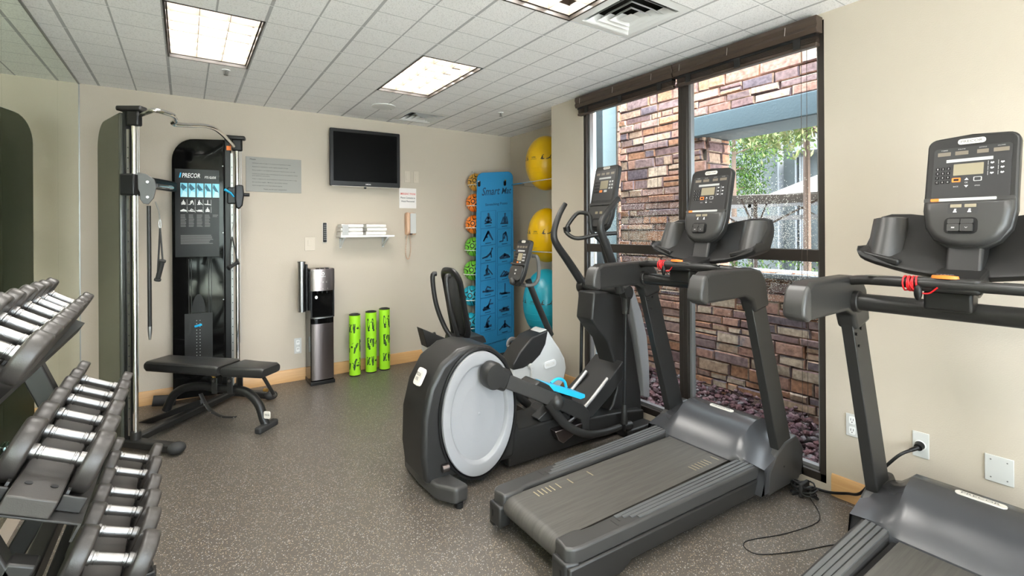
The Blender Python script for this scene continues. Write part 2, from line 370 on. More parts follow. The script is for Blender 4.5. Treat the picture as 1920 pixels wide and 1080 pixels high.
for x in (NX0 + .03, 1.4, NX1 - .03): mb.bb(x - .03, x + .03, YN - .10, YN - .03, NZ0, NZ1)
mb.bb(NX0, NX1, YN - .10, YN - .03, NZ0, NZ0 + .05).bb(NX0, NX1, YN - .10, YN - .03, NZ1 - .05, NZ1).build('window_frame', 'bronze', rw)
for a_, b_ in ((NX0 + .06, 1.37), (1.43, NX1 - .06)): MB().bb(a_, b_, YN - .07, YN - .065, NZ0 + .05, NZ1 - .05).build('pane', 'window_glass', rw, flat=True)
WY0, WY1, WZ0, WZ1 = 1.285, 3.30, .045, 2.70
mb = MB().bb(XR, XR + T, YN, WY0, 0, H + .35).bb(XR, XR + T, WY1, YC, 0, H + .35).bb(XR, XR + T, WY0, WY1, WZ1, H + .35).bb(XR, XR + T, WY0, WY1, 0, WZ0)
mb.bb(XR + T, XO, YO, YC, 0, H + .35)
struct(mb.build('wall_right', 'wall', flat=True))
struct(MB().bb(XN, XO, YC, YB + T, 0, H + .35).build('wall_niche', 'wall', flat=True))
def baseb(name, x0, y0, x1, y1, nx, ny):
    mb = MB(); t = .014; prof = [(0, 0), (t, 0), (t, .105), (t * .6, .118), (0, .122)]
    secs = [[(x + nx * u, y + ny * u, z) for u, z in prof] for x, y in ((x0, y0), (x1, y1))]
    struct(mb.ring(secs).build(name, 'wood'))
baseb('baseboard_back', XL, YB, XN, YB, 0, -1)
baseb('baseboard_right', XR, YN, XR, WY0 - .03, -1, 0)
baseb('baseboard_corner', XR, WY1 + .03, XR, YC, -1, 0)
baseb('baseboard_niche', XN, YC, XN, YB, -1, 0)
struct(MB().bb(XR - .001, XR + .003, WY1 + .0, WY1 + .03, 0, .01).build('trim_1', 'rubber'))

# mirror on the left wall, in tall sheets
yy = [YB, 4.47, 3.25, 2.03, .81, -.41, -1.63]
for i in range(6):
    o = MB().bb(XL - .005, XL, yy[i + 1] + .0012, yy[i], .13, H - .006).build('wall_mirror', 'mirror', flat=True); o.location = (0, 0, 0)
    lab = ['tall frameless mirror sheet on left wall beside the back corner', 'tall frameless mirror sheet on left wall, second from the back corner, behind the dumbbell rack', 'tall frameless wall mirror sheet, third from the back corner', 'tall frameless wall mirror sheet, fourth from the back corner', 'tall frameless wall mirror sheet, fifth from the back corner', 'tall frameless wall mirror sheet nearest the camera end of the room'][i]
    tag(o, lab, 'mirror', 'mirror sheets on the left wall')
struct(MB().bb(XL - .005, XL + .006, YN, YB, H - .008, H).build('trim_2', 'frame_grey'))
struct(MB().bb(XL - .005, XL + .004, YB - .004, YB, .12, H).build('trim_3', 'frame_grey'))

# window: two tall bays with dark bronze frames
def window(name, y0, y1):
    r = bpy.data.objects.new(name, None); COL.objects.link(r); r.location = (XR, (y0 + y1) / 2, WZ0); r['kind'] = 'structure'
    fx0, fx1 = XR + .004, XR + .09; t = .035
    mb = MB().bb(fx0, fx1, y0, y0 + t, WZ0, WZ1).bb(fx0, fx1, y1 - t, y1, WZ0, WZ1).bb(fx0, fx1, y0, y1, WZ0, WZ0 + .05).bb(fx0, fx1, y0, y1, WZ1 - .04, WZ1)
    mb.build('window_frame', 'bronze', r, bevel=.003)
    MB().bb(fx0 + .005, fx1 - .01, y0 + t, y1 - t, 1.31, 1.382).build('window_rail', 'bronze', r, bevel=.003)
    mb = MB(); u = .018
    mb.bb(fx0 + .03, fx0 + .07, y0 + t, y0 + t + u, WZ0 + .05, WZ1 - .04).bb(fx0 + .03, fx0 + .07, y1 - t - u, y1 - t, WZ0 + .05, WZ1 - .04).bb(fx0 + .03, fx0 + .07, y0 + t, y1 - t, WZ0 + .05, WZ0 + .07)
    mb.build('glazing_bead', 'frame_grey', r)
    MB().bb(fx0 + .045, fx0 + .05, y0 + t, y1 - t, WZ0 + .05, 1.31).build('pane', 'window_glass', r, flat=True)
    MB().bb(fx0 + .045, fx0 + .05, y0 + t, y1 - t, 1.382, WZ1 - .04).build('pane', 'window_glass', r, flat=True)
window('window_1', WY0, 2.24); window('window_2', 2.24, WY1)

# blinds pulled up under the window head
def blind(y0, y1, lab):
    r = thing('window_blind', (XR - .02, (y0 + y1) / 2, 2.70), lab, 'blind', 'brown blinds raised over the window')
    p = [(XR - .075, 2.71), (XR - .005, 2.71), (XR - .005, 2.62), (XR - .07, 2.615), (XR - .082, 2.64), (XR - .072, 2.66), (XR - .082, 2.685)]
    MB().prism(p, 'y', y0, y1).build('valance', 'brown_blind', r, bevel=.002)
    mb = MB()
    for k in range(9): mb.box((XR - .030, (y0 + y1) / 2, 2.572 + k * .0058), (.045, y1 - y0 - .03, .0028))
    mb.build('slat_stack', 'brown_blind', r)
    MB().bb(XR - .056, XR - .010, y0 + .01, y1 - .01, 2.545, 2.567).build('bottom_rail', 'brown_blind', r, bevel=.006, seg=3)
    MB().bb(XR - .058, XR - .01, y0 + .012, y1 - .012, 2.60, 2.66).build('head_rail', 'black', r)
    n = 3 if y1 - y0 > .9 else 3
    for k in range(n):
        y = y0 + (y1 - y0) * (.12 + .38 * k)
        MB().bb(XR - .060, XR - .012, y - .02, y + .02, 2.552, 2.612).build('ladder_tape', 'black_satin', r)
        MB().tube([(XR - .086, y + .05, 2.69), (XR - .089, y + .052, 2.64)], .0022, 6).build('valance_clip', 'chrome', r)
    return r
b1 = blind(1.29, 2.26, 'dark brown blind raised over the right window bay, nearer the treadmills')
b2 = blind(2.27, 3.325, 'dark brown blind raised over the left window bay, beside the elliptical')
for (y, z, par, rt_) in ((1.385, .30, b1, 0), (1.355, .42, b1, 0), (2.42, .9, b2, 0)):
    MB().tube([(XR - .05, y, 2.6), (XR - .047, y + .003, 1.6), (XR - .05, y + .004, z)], .0014, 6).build('pull_cord', 'brown_blind', par)

# ---- ceiling lights: recessed parabolic troffers
def troffer(a, b, label):
    x0, x1, y0, y1 = a, a + 2 * GS, b, b + 4 * GS
    r = thing('ceiling_light', ((x0 + x1) / 2, (y0 + y1) / 2, H), label, 'ceiling light', 'recessed ceiling lights')
    t = .012; z1 = H + .16
    mb = MB().bb(x0, x0 + t, y0, y1, H - .002, z1).bb(x1 - t, x1, y0, y1, H - .002, z1).bb(x0, x1, y0, y0 + t, H - .002, z1).bb(x0, x1, y1 - t, y1, H - .002, z1)
    mb.build('housing', 'bronze', r)
    MB().bb(x0, x1, y0, y1, z1, z1 + .01).build('reflector', 'white', r)
    mb = MB(); X0, X1, Y0, Y1 = x0 + t + .006, x1 - t - .006, y0 + t + .006, y1 - t - .006; zl, zh = H + .022, H + .070
    for k in range(4):
        x = X0 + (X1 - X0) * k / 3; mb.prism([(x - .0015, zl), (x + .0015, zl), (x + .006, zh), (x - .006, zh)], 'y', Y0, Y1)
    for k in range(7):
        y = Y0 + (Y1 - Y0) * k / 6; mb.ring([[(x, y - q0, z) for x in (X0, X1)] + [(x, y + q0, z) for x in (X1, X0)] for q0, z in ((.0015, zl), (.012, zh))])
    mb.build('louver', 'louver', r)
    ld = bpy.data.lights.new('lamp', 'AREA'); ld.shape = 'RECTANGLE'; ld.size = X1 - X0; ld.size_y = Y1 - Y0; ld.energy = TROFFER_W; ld.color = TROFFER_COL
    lo = bpy.data.objects.new('lamp', ld); COL.objects.link(lo); lo.parent = r; lo.location = (0, 0, .085)
tl = ['bright recessed ceiling light over the functional trainer, next to a sprinkler', 'recessed ceiling light with square louver cells, above the television', 'warm recessed ceiling light cut by the top of the picture beside the large air vent', 'added unseen recessed fill light above the dumbbell rack, outside the picture edge', 'added unseen recessed fill light behind the camera on the window side', 'added unseen recessed fill light behind the camera on the mirror side']
for h, l in zip(holes[:6], tl): troffer(h[0], h[1], l)  # the last three are unseen fittings added to brighten the room
# ---- square louvred diffusers
def diffuser(a, b, label):
    x0, x1, y0, y1 = a + .004, a + 2 * GS - .004, b + .004, b + 2 * GS - .004; cx, cy = (x0 + x1) / 2, (y0 + y1) / 2; R0 = (x1 - x0) / 2
    r = thing('ceiling_vent', (cx, cy, H), label, 'air vent', 'square ceiling air vents')
    def cone(ro, zo, ri, zi, name, m, th=.003):
        mb = MB(); sq = lambda R_, z: [(cx - R_, cy - R_, z), (cx + R_, cy - R_, z), (cx + R_, cy + R_, z), (cx - R_, cy + R_, z)]
        mb.ring([sq(ro, zo), sq(ri, zi), sq(ri - .002, zi + th), sq(ro - .006, zo + th + .002)], caps=False, closed=True)
        return mb.build(name, m, r, ang=20)
    cone(R0, H + .002, R0 * .80, H - .004, 'vent_frame', 'ceil_white'); cone(R0 * .80, H - .004, R0 * .76, H + .05, 'vent_throat', 'ceil_white')
    for k, q in enumerate((.74, .54, .35)):
        cone(R0 * q, H - .006 - .004 * k, R0 * (q - .17), H + .03 - .004 * k, 'vent_blade', 'ceil_white')
    mb = MB(); sq = lambda R_, z: [(cx - R_, cy - R_, z), (cx + R_, cy - R_, z), (cx + R_, cy + R_, z), (cx - R_, cy + R_, z)]
    mb.ring([sq(R0 * .18, H - .016), sq(.004, H + .006)]).build('vent_center', 'ceil_white', r, ang=20)
    MB().bb(x0, x1, y0, y1, H + .11, H + .12).build('duct', 'duct_dark', r)
diffuser(*holes[6][:2], 'large white square air vent beside the warm ceiling light at the top of the picture')
diffuser(*holes[7][:2], 'small-looking square air vent in the ceiling near the back wall above the emergency phone')
r = thing('ceiling_speaker', (1.628, 4.645, H), 'round white speaker grille in the ceiling beside the small vent', 'speaker')
MB().lathe([(.115, H - .0), (.115, H - .006), (.10, H - .008), (.0, H - .009)], (1.628, 4.645, 0)).build('grille', 'ceil_white', r)
MB().ball((1.72, 4.70, H - .004), .006, .006, .006, 8, 6).build('screw', 'black', r)
def sprinkler(x, y, lab):
    r = thing('sprinkler', (x, y, H), lab, 'sprinkler', 'ceiling sprinklers')
    MB().lathe([(.030, H), (.028, H - .006), (.012, H - .008)], (x, y, 0), n=20).build('escutcheon', 'ceil_white', r)
    MB().cyl((x, y, H - .006), (x, y, H - .03), .006, n=10).tube([(x - .012, y, H - .012), (x - .012, y, H - .03), (x, y, H - .036), (x + .012, y, H - .03), (x + .012, y, H - .012)], .0022, 6).build('frame', 'brushed', r)
    MB().lathe([(.016, H - .037), (.016, H - .039)], (x, y, 0), n=14).build('deflector', 'brushed', r)
sprinkler(.265, 4.255, 'pendent sprinkler beside the bright light over the functional trainer')
sprinkler(2.732, 4.234, 'dark pendent sprinkler head near the niche with the exercise balls')

# ---- plates and things on the right wall
def plate(y, z, wy, hz, lab, kind, plug=False):
    r = thing('outlet_cover' if kind != 'blank' else 'blank_plate', (XR, y, z - hz / 2), lab, 'outlet' if kind != 'blank' else 'wall plate')
    MB().bb(XR - .006, XR, y - wy / 2, y + wy / 2, z - hz / 2, z + hz / 2).build('plate', 'white_plastic', r, bevel=.002)
    if kind == 'duplex':
        for dz in (.028, -.028):
            MB().slab(rrect(.03, .042, .008), (XR - .0065, y, z + dz), (0, 1, 0), (0, 0, 1), (1, 0, 0), -.002, .002).build('receptacle', 'white', r)
            for dy in (-.006, .006): MB().bb(XR - .0092, XR - .008, y + dy - .0012, y + dy + .0012, z + dz - .002, z + dz + .010).build('slot', 'black', r)
            MB().cyl((XR - .0092, y, z + dz - .010), (XR - .008, y, z + dz - .010), .0028, n=8).build('ground_hole', 'black', r)
    if kind == 'blank':
        for dy in (-.027, .027):
            for dz in (-.04, .04): MB().cyl((XR - .0075, y + dy, z + dz), (XR - .005, y + dy, z + dz), .003, n=8).build('screw', 'mid_grey', r)
    if kind == 'single':
        MB().lathe([(.024, -.004), (.022, .0), (0, 0)], (XR - .0065, y, z), 'x', n=20).build('receptacle', 'white', r)
    return r
plate(1.152, .426, .062, .122, 'white duplex outlet on the right wall beside the window frame', 'duplex')
plate(.855, .427, .066, .125, 'white outlet with a black plug in it on the right wall behind the treadmill post', 'single')
plate(.576, .415, .095, .120, 'blank white square cover plate with four screws on the right wall', 'blank')
# power cable from the plug, drooping to the coil beside the treadmill
r = thing('power_cable', (3.0, .855, 0), 'thick black power cable plugged into the right wall and lying along the floor', 'cable')
MB().cyl((XR - .008, .857, .425), (XR - .035, .857, .42), .021, .017).cyl((XR - .033, .857, .42), (XR - .06, .88, .405), .011, .009).build('plug', 'black', r)
pts = [(XR - .058, .878, .406), (XR - .10, .92, .37), (2.90, 1.00, .25), (2.93, 1.08, .115), (2.99, 1.17, .055), (2.995, 1.26, .02), (2.985, 1.36, .012), (2.93, 1.44, .014), (2.85, 1.50, .012)]
MB().tube(pts, .0075, 10, 5).build('cord', 'black', r)
r = thing('cable_bundle', (2.86, 1.36, 0), 'bundled black cords tied in a coil on the floor by the treadmill motor hood', 'cable')
mb = MB()
for k in range(6):
    pts = []
    cx, cy = 2.875 + random.uniform(-.01, .01), 1.335 + random.uniform(-.012, .012); q = random.uniform(0, 3)
    for a in range(14):
        t = 2 * PI * a / 14; pts.append((cx + .035 * math.cos(t + q), cy + .055 * math.sin(t), .012 + .012 * k + .012 * math.cos(t * 2 + k)))
    mb.tube(pts, .0045, 8, closed=True)
mb.build('loops', 'black', r)
MB().box((2.875, 1.335, .045), (.09, .02, .075)).build('tie_wrap', 'rubber', r, bevel=.006)
o = MB().tube([(2.87, 1.30, .006), (2.70, 1.18, .004), (2.45, 1.22, .003), (2.22, 1.30, .003), (2.18, 1.22, .003), (2.36, 1.12, .003), (2.52, 1.06, .003), (2.66, .99, .003), (2.9, .93, .003)], .0022, 6, 6)
rooted(o, 'thin_wire', 'black', (2.4, 1.2, 0), 'thin dark wire looping over the floor between the two treadmills', 'wire')
o = MB().tube([(2.95, 1.235, .004), (2.97, 1.16, .003), (2.985, 1.05, .003), (2.99, .98, .003), (3.0, .93, .004)], .002, 6, 6)
rooted(o, 'thin_wire', 'mid_grey', (2.85, 1.2, 0), 'second thin wire lying from the cable coil to the right wall', 'wire')
# ============================================================ back wall things
yb = YB
def wallbox(x0, x1, z0, z1, d=.006): return MB().bb(x0, x1, yb - d, yb, z0, z1)
# television
r = thing('television', (1.63, yb, 1.97), 'black flat television mounted high on the back wall above the towel shelf', 'television')
tv0, tv1, tz0, tz1 = 1.245, 1.985, 1.985, 2.585
R = Matrix.Rotation(math.radians(-4), 3, 'Z')
tc_ = Vector(((tv0 + tv1) / 2, yb - .10, (tz0 + tz1) / 2)); W_, H_ = tv1 - tv0, tz1 - tz0
MB().slab(rrect(W_, H_, .012), tc_, R @ Vector((1, 0, 0)), (0, 0, 1), R @ Vector((0, 1, 0)), -.02, .025).build('case', 'black', r, bevel=.006, seg=3)
Rx = R @ Vector((1, 0, 0)); Ry = R @ Vector((0, 1, 0))
mat('tv_screen', (.0015, .0015, .0015), .35, spec=.06)
MB().slab([(-W_ / 2 + .035, -H_ / 2 + .05), (W_ / 2 - .035, -H_ / 2 + .05), (W_ / 2 - .035, H_ / 2 - .035), (-W_ / 2 + .035, H_ / 2 - .035)], tc_, Rx, (0, 0, 1), Ry, -.0212, -.018).build('screen', 'tv_screen', r)
MB().slab([(-W_ / 2 + .02, -H_ / 2 - .004), (W_ / 2 - .02, -H_ / 2 - .004), (W_ / 2 - .02, -H_ / 2 + .004), (-W_ / 2 + .02, -H_ / 2 + .004)], tc_, Rx, (0, 0, 1), Ry, -.015, .0).build('bottom_trim', 'badge', r, bevel=.001)
MB().ball(tc_ + Rx * -.01 + Vector((0, 0, -H_ / 2 - .012)) - Ry * .008, .015, .008, .012, 16, 10).build('sensor', 'black', r)
text('lettering', 'SAMSUNG', tc_ + Vector((0, 0, -H_ / 2 + .024)) - Ry * .0215 + Rx * .02, Rx, (0, 0, 1), .055, .012, 'white', r)
MB().bb(1.50, 1.75, yb - .08, yb, 2.15, 2.42).build('bracket', 'black', r)
# house rules sign
r = thing('rules_sign', (.735, yb, 1.90), 'grey printed rules sign in small dark text on the back wall', 'sign')
x0, x1, z0, z1 = .488, .985, 1.897, 2.235
MB().bb(x0, x1, yb - .006, yb, z0, z1).build('board', 'sign_grey', r, bevel=.001)
lines = [('Please', .035, .085, .0), ('Individuals under the age of 16 must be accompanied by an adult.', .055, .40, .038), ('Equipment is intended for use by registered guests of hotel.', .055, .375, .072), ('Please handle or use equipment only as you may be at your own risk.', .055, .44, .106), ('Consult your physician before exercising and do not use the equipment without', .055, .462, .141), ('prior physician\'s permission.', .055, .21, .159), ('If faint or dizziness for use of equipment is exposed, do not resist or stop.', .055, .455, .190), ('Do not drop weights.  Maximum use of thirty minutes.', .055, .37, .222), ('Hotel management is not responsible for injuries.', .055, .32, .254), ('Thank you for your cooperation', .15, .36, .288)]
for k, (s_, a, b, z) in enumerate(lines):
    text('lettering', s_, ((x0 + a + x0 + b) / 2, yb - .0065, z1 - .024 - z), (1, 0, 0), (0, 0, 1), b - a, .013 if k in (0, 9) else .0105, 'ink', r)
# remote control
r = thing('remote_control', (1.205, yb, 1.38), 'slim dark remote control mounted on the back wall left of the towel shelf', 'remote')
MB().bb(1.185, 1.235, yb - .01, yb, 1.385, 1.60).build('holder', 'badge', r, bevel=.004)
MB().bb(1.191, 1.227, yb - .026, yb - .009, 1.395, 1.598).build('body', 'black', r, bevel=.006)
for k in range(8):
    for j in range(3): MB().bb(1.196 + j * .010, 1.203 + j * .010, yb - .0275, yb - .026, 1.42 + k * .021, 1.431 + k * .021).build('button', 'mid_grey', r)
def swplate(x0, x1, z0, z1, lab, rocker=True, name='light_switch', cat='switch'):
    r = thing(name, ((x0 + x1) / 2, yb, z0), lab, cat)
    wallbox(x0, x1, z0, z1, .006).build('plate', 'badge' if name == 'light_switch' else 'wall', r, bevel=.0015)
    if rocker: MB().bb(x0 + .018, x1 - .018, yb - .010, yb - .006, z0 + .035, z1 - .035).build('rocker', 'badge', r, bevel=.002)
    return r
mat('plate_beige', (.60, .53, .44), .5)
for a, b, l in ((2.090, 2.155, 'left of the two beige wall plates beside the television'), (2.200, 2.262, 'right of the two beige wall plates beside the television')):
    r = thing('wall_plate', ((a + b) / 2, yb, 2.065), l, 'wall plate'); MB().bb(a, b, yb - .005, yb, 2.065, 2.20).build('plate', 'plate_beige', r, bevel=.002); MB().bb(a + .018, b - .018, yb - .009, yb - .005, 2.095, 2.17).build('insert', 'plate_beige', r, bevel=.001)
r = thing('blank_plate', (1.065, yb, 1.31), 'square beige cover plate on the back wall above the water dispenser', 'wall plate')
MB().bb(1.015, 1.113, yb - .006, yb, 1.312, 1.447).build('plate', 'plate_beige', r, bevel=.002); MB().bb(1.045, 1.085, yb - .009, yb - .006, 1.36, 1.42).build('insert', 'plate_beige', r, bevel=.001)
r = thing('outlet_cover', (.945, yb, .27), 'white duplex outlet on the back wall just left of the water dispenser', 'outlet')
MB().bb(.909, .978, yb - .006, yb, .272, .428).build('plate', 'white_plastic', r, bevel=.002)
for z in (.385, .315):
    MB().slab(rrect(.034, .048, .01), (.944, yb - .006, z), (1, 0, 0), (0, 0, 1), (0, 1, 0), -.003, 0).build('receptacle', 'white', r)
    for dx in (-.007, .007): MB().bb(.944 + dx - .0015, .944 + dx + .0015, yb - .0102, yb - .009, z - .002, z + .014).build('slot', 'black', r)
# towel shelf with towels
r = thing('wall_shelf', (1.59, yb, 1.35), 'small white wall shelf on two brackets holding folded towels', 'shelf')
MB().bb(1.325, 1.895, yb - .20, yb, 1.445, 1.465).build('board', 'white', r, bevel=.002)
for x in (1.37, 1.83):
    MB().bb(x - .012, x + .012, yb - .012, yb, 1.33, 1.445).bb(x - .012, x + .012, yb - .17, yb, 1.432, 1.444).beam((x, yb - .01, 1.345), (x, yb - .15, 1.436), .02, .012).build('bracket', 'white_plastic', r, bevel=.003)
tn = [('lowest', 0), ('middle', 1), ('top', 2)]
for side, cx, wd in (('left', 1.445, .225), ('right', 1.705, .215)):
    for nm, k in tn:
        mb = MB(); z = 1.4655 + k * .0395; dx = random.uniform(-.006, .006)
        sec = rrect(.17, .037, .017, 4); pts = []
        def f(t): return [(cx + dx + t * wd / 2, yb - .095 + u * (1 - .04 * abs(t)), z + .019 + v * (1 - .06 * abs(t) ** 3) + .0012 * math.sin(7 * t + k)) for u, v in sec]
        mb.ring([f(t) for t in (-1, -.95, -.6, -.2, .2, .6, .95, 1)])
        # the fold line along the front edge
        o = mb.build('folded_towel', 'towel', None); o.location = (0, 0, 0)
        tag(o, 'white folded towel, %s of the three in the %s pile on the wall shelf' % (nm, side), 'towel', 'folded towels on the wall shelf')
MBf = MB().bb(1.345, 1.405, yb - .185, yb - .178, 1.468, 1.575)
rooted(MBf, 'washcloth', 'label_grey', (1.375, yb - .18, 1.467), 'grey patterned cloth tucked in front of the left towel pile', 'cloth')
# emergency paper + phone
r = thing('paper_notice', (2.13, yb, 1.77), 'white paper notice headed EMERGENCY PHONE in red above the wall phone', 'sign')
MB().bb(2.026, 2.232, yb - .002, yb - .0005, 1.77, 2.0).build('sheet', 'paper', r)
text('lettering', 'EMERGENCY PHONE', (2.13, yb - .003, 1.935), (1, 0, 0), (0, 0, 1), .185, .022, 'ink_red', r)
text('lettering', 'Phone Connects to', (2.13, yb - .003, 1.89), (1, 0, 0), (0, 0, 1), .175, .022, 'ink', r)
text('lettering', 'Hotel Personnel', (2.13, yb - .003, 1.85), (1, 0, 0), (0, 0, 1), .16, .020, 'ink', r)
r = thing('wall_phone', (2.13, yb, 1.46), 'tan and white corded wall phone below the paper notice', 'phone')
MB().slab(rrect(.125, .255, .02), (2.15, yb, 1.59), (1, 0, 0), (0, 0, 1), (0, 1, 0), -.045, 0).build('base', 'phone_tan', r, bevel=.006)
MB().slab(rrect(.07, .235, .012), (2.172, yb - .045, 1.595), (1, 0, 0), (0, 0, 1), (0, 1, 0), -.012, 0).build('face', 'white_plastic', r, bevel=.004)
MB().tube([(2.098, yb - .06, 1.705), (2.098, yb - .085, 1.68), (2.098, yb - .09, 1.59), (2.098, yb - .085, 1.50), (2.098, yb - .06, 1.475)], [.022, .022], 12, 4, flat=.8).build('handset', 'phone_tan', r)
MB().bb(2.12, 2.165, yb - .05, yb - .046, 1.468, 1.478).build('grille', 'black', r)
cp = catmull([(2.105, yb - .05, 1.47), (2.095, yb - .04, 1.40), (2.085, yb - .035, 1.28), (2.10, yb - .03, 1.20), (2.125, yb - .03, 1.19), (2.145, yb - .035, 1.27), (2.142, yb - .04, 1.37), (2.135, yb - .04, 1.465)], 22)
coil = []
for i, p in enumerate(cp): a = i * 1.25; coil.append(p + Vector((math.cos(a) * .006, math.sin(a) * .006, 0)))
MB().tube(coil, .0024, 5).build('coiled_cord', 'phone_tan', r)

# ---- water dispenser with cup tube
dx0, dx1, dy0, dy1 = 1.012, 1.232, 5.005, 5.26
r = thing('water_dispenser', (1.12, 5.13, 0), 'tall black and steel water dispenser standing against the back wall', 'water dispenser')
mb = MB().bb(dx0, dx1, dy0 + .012, dy1, .03, 1.12); mb.build('cabinet', 'gloss_black', r, bevel=.01)
MB().bb(dx0 - .004, dx1 + .004, dy0 - .012, dy1, .0, .035).build('plinth', 'black', r, bevel=.004)
def bowed(name, x0, x1, z0, z1, d, m, y=dy0, **k):
    n = 10; sec = [(x0 + (x1 - x0) * i / n, y - d * math.sin(PI * i / n) ** .6) for i in range(n + 1)] + [(x1, y + .02), (x0, y + .02)]
    return MB().ring([[(a, b, z) for a, b in sec] for z in (z0, z1)]).build(name, m, r, **k)
bowed('steel_door', dx0 + .006, dx1 - .006, .05, .60, .018, 'steel_dark')
bowed('door_band', dx0 + .006, dx1 - .006, .60, .655, .016, 'gloss_black')
bowed('drip_tray', dx0 + .004, dx1 - .004, .655, .665, .030, 'brushed')
MB().bb(dx0 + .012, dx1 - .012, dy0 + .008, dy0 + .014, .67, .92).build('alcove', 'gloss_black', r)
for a_ in (dx0, dx1 - .012): MB().bb(a_, a_ + .012, dy0 - .012, dy0 + .03, .66, .93).build('alcove_side', 'black', r)
bowed('control_fascia', dx0 - .002, dx1 + .002, .925, 1.135, .022, 'steel_dark', y=dy0 - .01)
mb = MB().bb(dx0, dx1, dy0 - .01, dy1 - .02, 1.12, 1.14); mb.build('lid', 'steel_dark', r, bevel=.004)
for k in range(3):
    x = 1.075 + k * .045; MB().bb(x - .016, x + .016, dy0 - .02, dy0 + .02, 1.138, 1.147).build('button', 'black', r, bevel=.003)
    MB().cyl((x, dy0 + .0, .925), (x, dy0 + .0, .895), .008, .006, 10).build('spout', 'black', r)
MB().lathe([(.013, -.003), (.013, 0), (0, 0)], (1.065, dy0 + .004, .86), 'y', n=18, sc_=(1, 1.25)).build('sticker', 'white', r)
fy = dy0 - .034
o = MB(); o.ring([[(1.122 + R_ * math.cos(a), fy, 1.092 + R_ * 1.2 * math.sin(a)) for a in [2 * PI * i / 20 for i in range(20)]] for R_ in (.013, .008)], caps=False).build('emblem', 'white', r)
text('lettering', 'Avalon', (1.122, fy, 1.066), (1, 0, 0), (0, 0, 1), .045, .010, 'white', r)
for k, s_ in enumerate('H o C'.split()): text('lettering', s_, (1.088 + .033 * k, fy, 1.01), (1, 0, 0), (0, 0, 1), .012, .014, 'badge', r)
for k in range(3): text('lettering', '|', (1.075 + .045 * k, fy, .945), (1, 0, 0), (0, 0, 1), .003, .014, 'badge', r)
r = thing('cup_dispenser', (.98, 5.15, .70), 'upright steel cup tube fixed to the left side of the water dispenser', 'cup dispenser')
MB().lathe([(.034, .71), (.034, 1.195), (.037, 1.195), (.037, 1.21), (.030, 1.21)], (.958, 5.15, 0), n=24).build('tube', 'brushed', r)
MB().bb(.99, 1.0105, 5.12, 5.18, .72, 1.18).build('mount', 'black', r, bevel=.003)

# ---- foam rollers
def figure(mb, pose, o, X, Y, s_, wd=.10):
    # a small silhouette: limbs as tapered strokes, head as a disc; pose is a list of polylines plus a head point
    o = Vector(o); X = Vector(X); Y = Vector(Y)
    for pl in pose['limbs']:
        for i in range(len(pl) - 1):
            a = Vector((pl[i][0], pl[i][1], 0)); b = Vector((pl[i + 1][0], pl[i + 1][1], 0)); d = b - a
            if d.length < 1e-6: continue
            d.normalize(); n = Vector((-d.y, d.x, 0)); w0 = pl[i][2] if len(pl[i]) > 2 else wd; w1 = pl[i + 1][2] if len(pl[i + 1]) > 2 else wd
            q = [a + n * w0 / 2 - d * w0 * .3, a - n * w0 / 2 - d * w0 * .3, b - n * w1 / 2 + d * w1 * .3, b + n * w1 / 2 + d * w1 * .3]
            mb.quad(*[o + X * (p.x * s_) + Y * (p.y * s_) for p in q])
    hx, hy = pose['head']; k = 10; mb.b.faces.new([mb.b.verts.new(o + X * ((hx + .085 * math.cos(2 * PI * i / k)) * s_) + Y * ((hy + .085 * math.sin(2 * PI * i / k)) * s_)) for i in range(k)])
